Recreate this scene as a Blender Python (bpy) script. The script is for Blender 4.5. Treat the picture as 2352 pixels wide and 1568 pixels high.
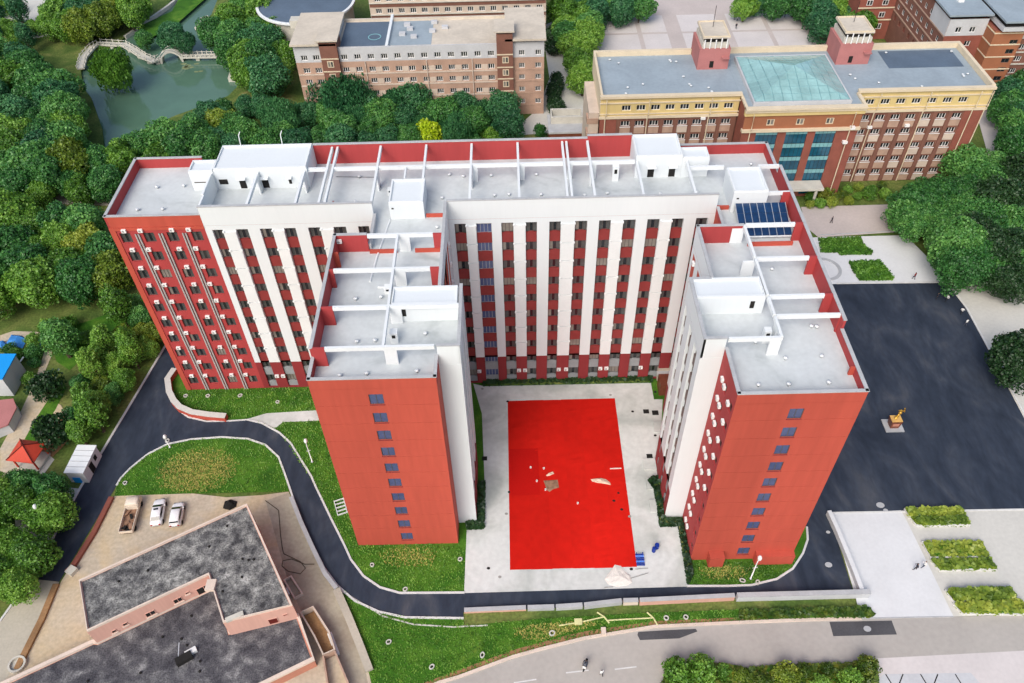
import bpy, bmesh, math, random
import numpy as np
from mathutils import Vector, Matrix
from mathutils.geometry import tessellate_polygon
random.seed(7)
SC = bpy.context.scene
COL = SC.collection
for o in list(bpy.data.objects): bpy.data.objects.remove(o)

# ------------------------------------------------------------------ camera
CAM = Vector((22.9111, -57.8783, 102.6359)); YAW, PIT, ROLL, FPX = -0.0061, -0.8143, -0.0283, 1855.96
_cy, _sy, _cp, _sp = math.cos(YAW), math.sin(YAW), math.cos(PIT), math.sin(PIT)
FWD = Vector((_sy*_cp, _cy*_cp, _sp)); _r = Vector((_cy, -_sy, 0)); _u = _r.cross(FWD)
RGT = _r*math.cos(ROLL) + _u*math.sin(ROLL); UPV = -_r*math.sin(ROLL) + _u*math.cos(ROLL)
cam = bpy.data.objects.new('camera', bpy.data.cameras.new('camera')); COL.objects.link(cam)
cam.matrix_world = Matrix(((RGT.x, UPV.x, -FWD.x, CAM.x), (RGT.y, UPV.y, -FWD.y, CAM.y), (RGT.z, UPV.z, -FWD.z, CAM.z), (0, 0, 0, 1)))
cam.data.sensor_width = 36; cam.data.lens = FPX/2352*36; cam.data.clip_end = 4000; cam.data.clip_start = 1
SC.camera = cam
# ------------------------------------------------------------------ light
SUN = Vector((-0.40, -0.85, 0.92)).normalized()
w = bpy.data.worlds.new('World'); SC.world = w; w.use_nodes = True
nt = w.node_tree; nt.nodes.clear()
sky = nt.nodes.new('ShaderNodeTexSky'); sky.sky_type = 'NISHITA'; sky.sun_disc = False
sky.sun_elevation = math.asin(SUN.z); sky.sun_rotation = math.atan2(SUN.x, SUN.y)
sky.air_density = 1.0; sky.dust_density = 4.0; sky.ozone_density = 1.0
bg = nt.nodes.new('ShaderNodeBackground'); bg.inputs['Strength'].default_value = 0.15
wo = nt.nodes.new('ShaderNodeOutputWorld')
nt.links.new(sky.outputs[0], bg.inputs[0]); nt.links.new(bg.outputs[0], wo.inputs[0])
sl = bpy.data.lights.new('sun', 'SUN'); sl.energy = 1.35; sl.angle = math.radians(35); sl.color = (1, .99, .975)
so = bpy.data.objects.new('sun', sl); COL.objects.link(so); so.rotation_euler = SUN.to_track_quat('Z', 'Y').to_euler(); so.location = (0, 0, 200)
SC.view_settings.view_transform = 'Standard'; SC.view_settings.look = 'None'; SC.view_settings.gamma = 1
SC.view_settings.exposure = 0.33
SC.render.engine = 'CYCLES'; SC.cycles.max_bounces = 5; SC.cycles.diffuse_bounces = 3; SC.cycles.glossy_bounces = 2; SC.cycles.volume_bounces = 0

# ------------------------------------------------------------------ helpers
def G(px, py, z=0.):
    """point on the level plane z that is seen at (px, py) of a 2352 x 1568 frame of the survey picture"""
    d = FWD*FPX + RGT*(px-1176) + UPV*(784-py)
    return CAM + d*((z-CAM.z)/d.z)
def GP(L, z=0.): return [tuple(G(p[0], p[1], z)[:2]) if isinstance(p, tuple) else tuple(p) for p in L]   # tuples: picture, lists: metres

MATS = {}
def M(name, col, rough=.8, var=.12, scale=.35, var2=.06, scale2=6., bump=0., bscale=8., streak=False, stretch=None, metal=0., spec=.3, ramp=None, warp=0.):
    m = bpy.data.materials.new(name); m.use_nodes = True; n = m.node_tree; N = n.nodes; L = n.links
    b = N['Principled BSDF']; b.inputs['Roughness'].default_value = rough; b.inputs['Metallic'].default_value = metal
    b.inputs['Specular IOR Level'].default_value = spec
    geo = N.new('ShaderNodeNewGeometry'); vec = geo.outputs['Position']
    if stretch:
        mp = N.new('ShaderNodeMapping'); mp.inputs['Scale'].default_value = stretch; mp.inputs['Rotation'].default_value = (0,0,.35); L.new(vec, mp.inputs[0]); vec = mp.outputs[0]
    if streak:
        mp = N.new('ShaderNodeVectorMath'); mp.operation = 'MULTIPLY'; mp.inputs[1].default_value = (1, 1, .12); L.new(vec, mp.inputs[0]); vec = mp.outputs[0]
    def noise(s, detail=5, dist=0.):
        t = N.new('ShaderNodeTexNoise'); t.inputs['Scale'].default_value = s; t.inputs['Detail'].default_value = detail; t.inputs['Distortion'].default_value = dist
        L.new(vec, t.inputs['Vector']); return t
    t1 = noise(scale, 5, warp)
    r1 = N.new('ShaderNodeValToRGB'); L.new(t1.outputs['Fac'], r1.inputs[0])
    if ramp:
        el = r1.color_ramp.elements
        while len(el) < len(ramp): el.new(.5)
        for e, (p, c) in zip(el, ramp): e.position = p; e.color = (*c, 1)
    else:
        e = r1.color_ramp.elements; e[0].position = .3; e[1].position = .7
        e[0].color = (*[c*(1-var) for c in col], 1); e[1].color = (*[min(1, c*(1+var)) for c in col], 1)
    t2 = noise(scale2, 4)
    mx = N.new('ShaderNodeMix'); mx.data_type = 'RGBA'; mx.blend_type = 'MULTIPLY'; mx.inputs[0].default_value = 1
    r2 = N.new('ShaderNodeMapRange'); r2.inputs['From Min'].default_value = .3; r2.inputs['From Max'].default_value = .7
    r2.inputs['To Min'].default_value = 1-var2; r2.inputs['To Max'].default_value = 1+var2
    L.new(t2.outputs['Fac'], r2.inputs[0]); L.new(r1.outputs[0], mx.inputs[6]); L.new(r2.outputs[0], mx.inputs[7])
    L.new(mx.outputs[2], b.inputs['Base Color'])
    if bump:
        bt = noise(bscale, 6); bp = N.new('ShaderNodeBump'); bp.inputs['Strength'].default_value = bump; bp.inputs['Distance'].default_value = .1
        L.new(bt.outputs['Fac'], bp.inputs['Height']); L.new(bp.outputs[0], b.inputs['Normal'])
    MATS[name] = m; return m

def leafmat(name, c0, c1, c2):
    m = bpy.data.materials.new(name); m.use_nodes = True; n = m.node_tree; N = n.nodes; L = n.links
    b = N['Principled BSDF']; b.inputs['Roughness'].default_value = .42; b.inputs['Specular IOR Level'].default_value = .5
    geo = N.new('ShaderNodeNewGeometry'); oi = N.new('ShaderNodeObjectInfo')
    t = N.new('ShaderNodeTexNoise'); t.inputs['Scale'].default_value = .7; t.inputs['Detail'].default_value = 3; L.new(geo.outputs['Position'], t.inputs['Vector'])
    a = N.new('ShaderNodeMath'); a.operation = 'MULTIPLY_ADD'; a.inputs[1].default_value = .35; L.new(geo.outputs['Random Per Island'], a.inputs[0])
    a2 = N.new('ShaderNodeMath'); a2.operation = 'MULTIPLY_ADD'; a2.inputs[1].default_value = .5; L.new(oi.outputs['Random'], a2.inputs[0]); 
    a3 = N.new('ShaderNodeMath'); a3.operation = 'MULTIPLY_ADD'; a3.inputs[1].default_value = 1.5; a3.inputs[2].default_value = -.70; L.new(t.outputs['Fac'], a3.inputs[0])
    L.new(a3.outputs[0], a2.inputs[2]); L.new(a2.outputs[0], a.inputs[2])
    r = N.new('ShaderNodeValToRGB'); e = r.color_ramp.elements; e.new(.5)
    for x, (p, c) in zip(e, ((.05, c0), (.45, c1), (.95, c2))): x.position = p; x.color = (*c, 1)
    L.new(a.outputs[0], r.inputs[0]); L.new(r.outputs[0], b.inputs['Base Color'])
    tr = N.new('ShaderNodeBsdfTranslucent'); L.new(r.outputs[0], tr.inputs[0]); ms = N.new('ShaderNodeMixShader'); ms.inputs[0].default_value = .3
    out = N['Material Output']; L.new(b.outputs[0], ms.inputs[1]); L.new(tr.outputs[0], ms.inputs[2]); L.new(ms.outputs[0], out.inputs[0])
    MATS[name] = m

class MB:
    """collects simple solids into one mesh"""
    def __init__(s): s.v = []; s.f = []; s.mi = []
    def add(s, vs, fs, mi=0):
        k = len(s.v); s.v += [tuple(x) for x in vs]
        for f in fs: s.f.append([i+k for i in f]); s.mi.append(mi)
        return s
    def box(s, x0, x1, y0, y1, z0, z1, mi=0):
        return s.add([(x0,y0,z0),(x1,y0,z0),(x1,y1,z0),(x0,y1,z0),(x0,y0,z1),(x1,y0,z1),(x1,y1,z1),(x0,y1,z1)],
                     [(3,2,1,0),(4,5,6,7),(0,1,5,4),(1,2,6,5),(2,3,7,6),(3,0,4,7)], mi)
    def obox(s, c, ux, hx, hy, z0, z1, mi=0):
        u = Vector((ux[0], ux[1], 0)).normalized(); v = Vector((-u.y, u.x, 0)); c = Vector((c[0], c[1], 0))
        q = [c-u*hx-v*hy, c+u*hx-v*hy, c+u*hx+v*hy, c-u*hx+v*hy]
        return s.add([(p.x,p.y,z0) for p in q]+[(p.x,p.y,z1) for p in q], [(3,2,1,0),(4,5,6,7),(0,1,5,4),(1,2,6,5),(2,3,7,6),(3,0,4,7)], mi)
    def quad(s, a, b, c, d, mi=0): return s.add([a,b,c,d], [(0,1,2,3)], mi)
    def sheet(s, poly, z, mi=0):
        t = tessellate_polygon([[Vector((p[0],p[1],0)) for p in poly]])
        fs = []
        for a,b,c in t:
            A,B,C = poly[a],poly[b],poly[c]
            cr = (B[0]-A[0])*(C[1]-A[1])-(B[1]-A[1])*(C[0]-A[0])
            fs.append((a,b,c) if cr > 0 else (a,c,b))
        return s.add([(p[0],p[1],z) for p in poly], fs, mi)
    def prism(s, poly, z0, z1, mi=0, mtop=None):
        s.sheet(poly, z1, mi if mtop is None else mtop); n = len(poly)
        return s.add([(p[0],p[1],z0) for p in poly]+[(p[0],p[1],z1) for p in poly], [(i,(i+1)%n,n+(i+1)%n,n+i) for i in range(n)], mi)
    def strip(s, path, w, z0, z1, closed=False, mi=0):
        """wall of width w along a plan path"""
        P = [Vector((p[0],p[1])) for p in path]; n = len(P); A = []; B = []
        for i in range(n):
            a = P[i-1] if (i or closed) else P[0]; b = P[(i+1)%n] if (i < n-1 or closed) else P[-1]
            t = (b-a); t = t.normalized() if t.length > 1e-6 else Vector((1,0)); nn = Vector((-t.y,t.x))*w/2
            A.append(P[i]+nn); B.append(P[i]-nn)
        vs = []
        for i in range(n): vs += [(A[i].x,A[i].y,z0),(B[i].x,B[i].y,z0),(B[i].x,B[i].y,z1),(A[i].x,A[i].y,z1)]
        fs = []
        for i in range(n if closed else n-1):
            j = (i+1)%n
            for k in range(4): fs.append((4*i+k,4*i+(k+1)%4,4*j+(k+1)%4,4*j+k))
        if not closed: fs += [(3,2,1,0),(4*n-4,4*n-3,4*n-2,4*n-1)]
        return s.add(vs, fs, mi)
    def tube(s, path, r, k=6, mi=0):
        P = [Vector(p) for p in path]; R = r if isinstance(r,(list,tuple)) else [r]*len(P); vs = []; fs = []
        for i,p in enumerate(P):
            t = (P[min(i+1,len(P)-1)]-P[max(i-1,0)]).normalized(); a = t.cross(Vector((0,0,1)))
            if a.length < .05: a = Vector((1,0,0))
            a.normalize(); b = t.cross(a)
            for j in range(k):
                an = 2*math.pi*j/k; vs.append(p+(a*math.cos(an)+b*math.sin(an))*R[i])
        for i in range(len(P)-1):
            for j in range(k): fs.append((i*k+j,i*k+(j+1)%k,(i+1)*k+(j+1)%k,(i+1)*k+j))
        fs += [tuple(range(k)), tuple((len(P)-1)*k+j for j in range(k))]
        return s.add(vs, fs, mi)
    def lathe(s, prof, c=(0,0,0), k=12, mi=0, sx=1, sy=1, caps=True):
        vs = []; fs = []
        for r,z in prof:
            for j in range(k): a = 2*math.pi*j/k; vs.append((c[0]+r*math.cos(a)*sx, c[1]+r*math.sin(a)*sy, c[2]+z))
        for i in range(len(prof)-1):
            for j in range(k): fs.append((i*k+j,i*k+(j+1)%k,(i+1)*k+(j+1)%k,(i+1)*k+j))
        if caps: fs += [tuple(range(k))[::-1], tuple((len(prof)-1)*k+j for j in range(k))]
        return s.add(vs, fs, mi)
    def mesh(s, name, mats, smooth=False):
        me = bpy.data.meshes.new(name); me.from_pydata(s.v, [], s.f)
        for m in (mats if isinstance(mats,(list,tuple)) else [mats]): me.materials.append(MATS[m] if isinstance(m,str) else m)
        if any(s.mi): me.polygons.foreach_set('material_index', s.mi)
        if smooth: me.polygons.foreach_set('use_smooth', [True]*len(s.f))
        me.update(); return me
    def build(s, name, mats, parent=None, smooth=False, bevel=0):
        if parent is not None:
            L = WLOC.get(parent.name, (0,0,0)); s.v = [(x-L[0],y-L[1],z-L[2]) for x,y,z in s.v]
        me = s.mesh(name, mats, smooth)
        if parent is None and s.v:    # a thing of one mesh: origin at its base
            a = np.array(s.v); c = Vector((float((a[:,0].min()+a[:,0].max())/2), float((a[:,1].min()+a[:,1].max())/2), float(a[:,2].min())))
            me.transform(Matrix.Translation(-c)); o = obj(name, me); o.location = c
        else: o = obj(name, me, parent)
        if bevel: bv = o.modifiers.new('bevel','BEVEL'); bv.width = bevel; bv.segments = 2; bv.limit_method = 'ANGLE'
        return o
WLOC = {}
def obj(name, me, parent=None, loc=None, rz=0, scale=None):
    o = bpy.data.objects.new(name, me); COL.objects.link(o)
    if parent is not None: o.parent = parent
    if loc is not None: o.location = loc
    if rz: o.rotation_euler = (0,0,rz)
    if scale is not None: o.scale = scale
    return o
def tag(o, label, cat, group=None):
    o['label'] = label; o['category'] = cat
    if group: o['group'] = group
    return o
def struct(o): o['kind'] = 'structure'; return o
def stuff(o, label=None, cat=None):
    o['kind'] = 'stuff'
    if label: o['label'] = label; o['category'] = cat
    return o
def thing(name, label, cat, loc=(0,0,0), rz=0, group=None):
    o = obj(name, None, None, loc, rz); o.empty_display_size = .5; WLOC[o.name] = tuple(loc)
    return tag(o, label, cat, group)
ORD = ['first','second','third','fourth','fifth','sixth','seventh','eighth','ninth','tenth','eleventh','twelfth','thirteenth','fourteenth','fifteenth','sixteenth','seventeenth','eighteenth','nineteenth','twentieth']

class Facade:
    """a vertical wall plane; ang=0 looks towards -y"""
    def __init__(s, ox, oy, ang=0.):
        s.o = Vector((ox,oy,0)); s.ang = ang; s.u = Vector((math.cos(ang),math.sin(ang),0)); s.n = Vector((math.sin(ang),-math.cos(ang),0))
    def p(s, u, z, d=0.): q = s.o+s.u*u-s.n*d; return (q.x,q.y,z)
    def wall(s, mb, u0, u1, z0, z1, ops=(), mi=0):
        U = sorted({u0,u1,*[o[0] for o in ops],*[o[1] for o in ops]}); Z = sorted({z0,z1,*[o[2] for o in ops],*[o[3] for o in ops]})
        U = [a for a in U if u0-1e-6 <= a <= u1+1e-6]; Z = [a for a in Z if z0-1e-6 <= a <= z1+1e-6]
        for j in range(len(Z)-1):
            zm = (Z[j]+Z[j+1])/2; run = None
            row = [o for o in ops if o[2] < zm < o[3]]
            for i in range(len(U)-1):
                um = (U[i]+U[i+1])/2; hole = any(o[0] < um < o[1] for o in row)
                if not hole: run = U[i] if run is None else run
                if run is not None and (hole or i == len(U)-2):
                    e = U[i] if hole else U[i+1]
                    mb.quad(s.p(run,Z[j]), s.p(e,Z[j]), s.p(e,Z[j+1]), s.p(run,Z[j+1]), mi); run = None
        for o in ops:
            a,b,c,d,dep = o[:5]
            mb.quad(s.p(a,c),s.p(a,c,dep),s.p(a,d,dep),s.p(a,d),mi); mb.quad(s.p(b,c),s.p(b,d),s.p(b,d,dep),s.p(b,c,dep),mi)
            mb.quad(s.p(a,c),s.p(b,c),s.p(b,c,dep),s.p(a,c,dep),mi); mb.quad(s.p(a,d),s.p(a,d,dep),s.p(b,d,dep),s.p(b,d),mi)
            if len(o) > 5: mb.quad(s.p(a,c,dep),s.p(b,c,dep),s.p(b,d,dep),s.p(a,d,dep),o[5])
    def box(s, mb, u0, u1, z0, z1, d0, d1, mi=0):
        P = [s.p(u0,z0,d0),s.p(u1,z0,d0),s.p(u1,z0,d1),s.p(u0,z0,d1),s.p(u0,z1,d0),s.p(u1,z1,d0),s.p(u1,z1,d1),s.p(u0,z1,d1)]
        mb.add(P, [(3,2,1,0),(4,5,6,7),(0,1,5,4),(1,2,6,5),(2,3,7,6),(3,0,4,7)], mi)

_WC = {}
def window(fac, u, z, w, h, dep, parent, frame='frame_dark', panes=3, glass=('glass',), bar=.07, transom=None):
    """window with its own frame and panes; u,z = lower left corner"""
    key = (round(w,2),round(h,2),frame,panes,bar,transom)
    if key not in _WC:
        mb = MB(); mb.box(0,w,-.06,.04,0,bar); mb.box(0,w,-.06,.04,h-bar,h); mb.box(0,bar,-.06,.04,bar,h-bar); mb.box(w-bar,w,-.06,.04,bar,h-bar)
        st = (w-bar)/panes
        for i in range(1,panes): mb.box(i*st,i*st+bar,-.05,.03,bar,h-bar)
        if transom: mb.box(bar,w-bar,-.055,.035,h*transom,h*transom+bar)
        ps = MB().box(0,st-bar,-.012,.012,0,h-2*bar)
        _WC[key] = (mb.mesh('window',frame), {}, st, ps)
    fm, pc, st, ps = _WC[key]
    L = WLOC.get(parent.name,(0,0,0)); P = fac.p(u,z,dep)
    o = obj('window', fm, parent, (P[0]-L[0],P[1]-L[1],P[2]-L[2]), fac.ang)
    for i in range(panes):
        g = glass[i%len(glass)] if len(glass) >= panes else random.choice(glass)
        if g not in pc: pc[g] = ps.mesh('pane', g)
        obj('pane', pc[g], o, (bar+i*st, 0, bar))
    return o
_PC = {}
def piece(name, mat, fac, u0, u1, z0, z1, d0, d1, parent):
    """box part on a facade, sharing mesh data between alike pieces"""
    key = (name, mat, round(u1-u0,2), round(z1-z0,2), round(d1-d0,3))
    if key not in _PC: _PC[key] = MB().box(0,u1-u0,0,d1-d0,0,z1-z0).mesh(name, mat)
    L = WLOC.get(parent.name,(0,0,0)); P = fac.p(u0,z0,d0)
    return obj(name, _PC[key], parent, (P[0]-L[0],P[1]-L[1],P[2]-L[2]), fac.ang)
def cube(name, mat, parent, x0, x1, y0, y1, z0, z1, label=None):
    o = MB().box(x0,x1,y0,y1,z0,z1).build(name, mat, parent)
    if label: o['label'] = label
    return o

# ------------------------------------------------------------------ materials
M('white_wall', (.68,.72,.73), .75, .018, .15, .012, 2.5, .05, 12, streak=True)
M('white_paint', (.72,.75,.75), .7, .03, .3, .02, 3)
M('roof_coat', (.55,.585,.585), .8, .07, .14, .045, 1.6, .05, 4, warp=1.5, ramp=[(.25,(.39,.425,.425)),(.40,(.51,.545,.545)),(.6,(.56,.595,.595)),(.8,(.59,.615,.61))])
M('red_wall', (.455,.078,.050), .72, .14, .10, .05, 1.6, .06, 14, streak=True)
M('maroon_wall', (.24,.030,.033), .72, .08, .2, .04, 2, .06, 14, streak=True)
M('crimson_wall', (.38,.050,.050), .72, .08, .2, .04, 2, .06, 14, streak=True)
M('brown_panel', (.165,.125,.11), .6, .12, .6, .03, 3)
M('red_panel', (.235,.036,.034), .6, .10, .6, .03, 3)
M('grey_cap', (.42,.43,.435), .7, .1, .6, .05, 4)
M('grey_panel', (.27,.29,.30), .6, .1, .6)
M('recess_wall', (.20,.16,.145), .85, .1, .4)
M('frame_dark', (.09,.08,.075), .5, .1, 2)
M('frame_white', (.76,.75,.72), .5, .05, 2)
M('frame_grey', (.32,.32,.34), .5, .05, 2)
M('glass', (.014,.018,.022), .12, .2, .8, spec=.6)
M('glass_mid', (.07,.075,.075), .2, .2, .8, spec=.6)
M('glass_curtain', (.22,.20,.175), .35, .2, .8, spec=.5)
M('glass_blue', (.07,.09,.19), .15, .15, .5, spec=.6)
M('pipe_grey', (.30,.29,.27), .6, .1, 2)
M('ac_white', (.80,.80,.78), .5, .05, 2)
M('ac_grille', (.30,.30,.30), .6, .1, 5)
M('solar', (.008,.035,.10), .18, .2, 2, spec=.6)
M('metal', (.55,.57,.6), .4, .08, 2, metal=.6)
M('asphalt', (.035,.04,.05), .8, .25, .17, .14, 1.4, .1, 25, warp=1.6, stretch=(1,.4,1),
  ramp=[(.30,(.018,.026,.042)),(.48,(.028,.038,.058)),(.60,(.040,.050,.070)),(.72,(.066,.073,.088)),(.85,(.10,.10,.108))])
M('asphalt_patch', (.075,.075,.08), .85, .15, .3, .1, 4)
M('old_concrete', (.45,.41,.33), .9, .12, .15, .07, 3, .1, 12)
M('road_concrete', (.40,.375,.34), .9, .09, .07, .05, 1.5, .06, 10, warp=1.)
M('court_concrete', (.58,.60,.57), .85, .06, .16, .07, 1.3, .08, 6, warp=.8,
  ramp=[(.25,(.36,.39,.37)),(.42,(.49,.51,.48)),(.58,(.60,.615,.59)),(.8,(.65,.655,.63))])
M('slab_white', (.66,.67,.67), .8, .05, .2, .03, 2, .04, 8)
M('pave_light', (.56,.55,.50), .85, .06, .15, .05, 2, .05, 8)
M('pave_pink', (.50,.44,.41), .85, .07, .15, .05, 2)
M('pave_pale', (.60,.56,.54), .85, .05, .2, .04, 2)
M('kerb', (.62,.62,.60), .8, .08, .8)
M('carpet', (.54,.013,.008), .95, .17, .045, .07, .7, .12, 40, warp=.6, spec=.04)
M('carpet_b', (.525,.013,.008), .95, .17, .045, .07, .9, .12, 40, warp=.6, spec=.04)
M('carpet_new', (.46,.009,.007), .95, .06, .1, .03, 3, .12, 40, spec=.04)
M('grass', (.05,.10,.02), .95, .3, .25, .25, 5, .4, 12, warp=1.,
  ramp=[(.25,(.022,.085,.005)),(.48,(.042,.140,.008)),(.64,(.075,.185,.014)),(.80,(.15,.22,.03)),(.95,(.25,.24,.08))])
M('grass_rough', (.07,.09,.03), .95, .3, .12, .3, 2.5, .4, 8, warp=1.2,
  ramp=[(.25,(.040,.085,.014)),(.45,(.085,.135,.026)),(.6,(.15,.18,.045)),(.78,(.25,.21,.09))])
M('dry_grass', (.24,.19,.06), .95, .3, .3, .3, 4, .4, 12, ramp=[(.3,(.09,.11,.025)),(.5,(.20,.17,.05)),(.7,(.30,.22,.08))])
M('soil', (.30,.17,.08), .95, .2, .3, .15, 4, .3, 8)
M('sand', (.42,.30,.18), .95, .2, .12, .12, 2, .2, 6, warp=1., ramp=[(.25,(.40,.335,.255)),(.45,(.50,.43,.33)),(.62,(.54,.43,.28)),(.85,(.60,.55,.45))])
M('lane', (.30,.25,.19), .95, .2, .12, .1, 2, .2, 6, warp=1., ramp=[(.3,(.28,.225,.17)),(.5,(.38,.33,.25)),(.75,(.47,.42,.32))])
M('tar_roof', (.10,.10,.10), .9, .5, .75, .6, 5.5,  .3, 4, warp=.4,
  ramp=[(.32,(.05,.05,.052)),(.44,(.105,.105,.105)),(.55,(.19,.19,.18)),(.66,(.30,.30,.28)),(.80,(.44,.43,.41))])
M('tar_roof_dark', (.07,.07,.075), .9, .5, .6, .5, 5.5, .3, 4, warp=.4,
  ramp=[(.32,(.045,.044,.052)),(.50,(.085,.083,.09)),(.63,(.15,.148,.15)),(.80,(.32,.315,.31))])
M('pink_wall', (.62,.36,.29), .85, .06, .3, .04, 3, streak=True)
M('rust_wall', (.33,.13,.065), .85, .08, .3, .05, 3)
M('straw', (.44,.40,.11), .9, .3, 1.5)
M('salmon_wall', (.50,.22,.15), .85, .08, .3, .05, 3)
M('cream_rim', (.66,.55,.46), .8, .08, .6)
M('brick_red', (.26,.085,.06), .9, .12, .5, .1, 8, .05, 20)
M('brick_brown', (.205,.095,.068), .9, .12, .4, .1, 6, .05, 20)
M('brick_pale', (.44,.29,.215), .9, .12, .4, .1, 6, .05, 20)
M('brick_band', (.58,.48,.39), .85, .1, .5, .06, 5)
M('cream_wall', (.64,.50,.22), .8, .07, .3, .04, 3, streak=True)
M('cream_trim', (.66,.56,.40), .75, .06, .5)
M('peach_panel', (.43,.29,.215), .8, .12, .8, .05, 4)
M('grey_wall', (.52,.53,.54), .8, .06, .3, .04, 3)
M('roof_grey', (.29,.35,.39), .75, .1, .12, .05, 1.5, warp=1.)
M('roof_blue', (.10,.14,.19), .7, .1, .2, .06, 2)
M('roof_beige', (.56,.50,.41), .85, .12, .12, .06, 1.5, warp=1.)
M('pink_render', (.42,.17,.16), .85, .08, .4)
M('skylight', (.27,.46,.45), .15, .2, .25, .05, 2, spec=.6)
M('curtain_glass', (.010,.085,.14), .1, .25, .4, .1, 2, spec=.7)
M('curtain_spandrel', (.20,.42,.44), .3, .1, .5)
M('water', (.085,.165,.115), .06, .15, .03, .05, .3, .03, 1.2, spec=.5)
M('stone_pale', (.55,.53,.46), .85, .1, .6, .05, 4)
M('lily', (.20,.24,.12), .8, .2, 1)
M('bark', (.10,.075,.05), .95, .2, 2)
M('wood_pale', (.62,.60,.30), .8, .1, 1)
M('dark', (.015,.014,.013), .9, .2, 2)
M('tarp_blue', (.05,.24,.62), .6, .15, .4)
M('roof_azure', (.01,.30,.75), .5, .06, .3)
M('roof_red', (.55,.06,.03), .6, .08, .5)
M('red_dark', (.12,.012,.008), .7, .1, 2)
M('hut_white', (.70,.70,.68), .6, .05, .8)
M('blue_paint', (.005,.03,.25), .5, .1, 2)
M('blue_light', (.10,.25,.75), .5, .1, 2)
M('gold', (.62,.36,.06), .35, .1, 1, metal=.5)
M('gold_stone', (.66,.40,.12), .5, .1, 1)
M('granite_brown', (.16,.05,.03), .4, .15, 2)
M('car_white', (.80,.80,.80), .25, .02, 1, spec=.6)
M('car_cream', (.72,.62,.50), .4, .05, 1, spec=.5)
M('rubber', (.012,.012,.012), .9, .1, 3)
M('rust', (.28,.16,.10), .8, .3, 2)
M('lamp_red', (.4,.01,.01), .3, .05, 1)
M('cloth_white', (.72,.68,.62), .9, .08, 2)
M('cloth_pale', (.66,.50,.38), .9, .1, 2)
M('skin', (.45,.26,.17), .7, .05, 3); M('hair', (.012,.01,.009), .7, .05, 3)
M('shirt_white', (.72,.72,.70), .8, .05, 3); M('shirt_dark', (.03,.03,.04), .8, .1, 3); M('trousers', (.025,.027,.035), .85, .1, 3)
M('shirt_blue', (.03,.06,.25), .8, .1, 3); M('shirt_red', (.25,.03,.03), .8, .1, 3); M('jeans', (.06,.07,.10), .85, .1, 3)
leafmat('leaf_dark', (.022,.098,.022), (.062,.220,.046), (.180,.410,.090))
leafmat('leaf_mid', (.042,.130,.012), (.130,.300,.034), (.290,.500,.075))
leafmat('leaf_teal', (.018,.090,.036), (.048,.185,.068), (.110,.300,.105))
leafmat('leaf_yellow', (.080,.150,.012), (.210,.310,.034), (.40,.46,.06))
leafmat('leaf_lime', (.28,.42,.010), (.46,.62,.015), (.62,.74,.04))
leafmat('leaf_hedge', (.030,.085,.008), (.095,.165,.016), (.27,.28,.03))
leafmat('leaf_deep', (.010,.036,.012), (.022,.068,.020), (.044,.105,.030))
# ------------------------------------------------------------------ the ground and what is laid on it
def ground(name, mat, poly, z, kind='structure'):
    o = MB().sheet(poly, z).build(name, mat); o['kind'] = kind; return o
POND = GP([(x/2.9204, y/2.9204) for x,y in
  [(540,470),(560,590),(610,650),(680,850),(700,1020),(760,1010),(980,860),(1180,770),(1380,700),(1530,640),(1620,550),(1545,480),(1580,400),(1590,330),(1400,290),(1330,190),(1420,90),(1480,-60),(1170,-60),(1130,30),(840,240),(780,300),(640,320)]])
PC = [sum(p[i] for p in POND)/len(POND) for i in (0,1)]
# base sheet with a hollow for the pond (one sheet to the horizon)
R_ = 1500
def ring_sheet():
    mb = MB(); out = [(PC[0]-R_,PC[1]-R_),(PC[0]+R_,PC[1]-R_),(PC[0]+R_,PC[1]+R_),(PC[0]-R_,PC[1]+R_)]
    t = tessellate_polygon([[Vector((*p,0)) for p in out],[Vector((*p,0)) for p in POND]])
    allp = out+POND
    fs = []
    for a,b,c in t:
        A,B,C = allp[a],allp[b],allp[c]; cr = (B[0]-A[0])*(C[1]-A[1])-(B[1]-A[1])*(C[0]-A[0]); fs.append((a,b,c) if cr > 0 else (a,c,b))
    mb.add([(*p,-.05) for p in allp], fs)
    n = len(POND); k = [(*p,-.05) for p in POND]+[(*p,-2.2) for p in POND]
    mb.add(k, [(i,(i+1)%n,n+(i+1)%n,n+i) for i in range(n)])
    mb.sheet([(p[0],p[1]) for p in POND], -2.2)
    return mb
struct(ring_sheet().build('ground', 'grass_rough'))
ground('pond_water', 'water', [(PC[0]+(p[0]-PC[0])*1.0, PC[1]+(p[1]-PC[1])*1.0) for p in POND], -.75)

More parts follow.
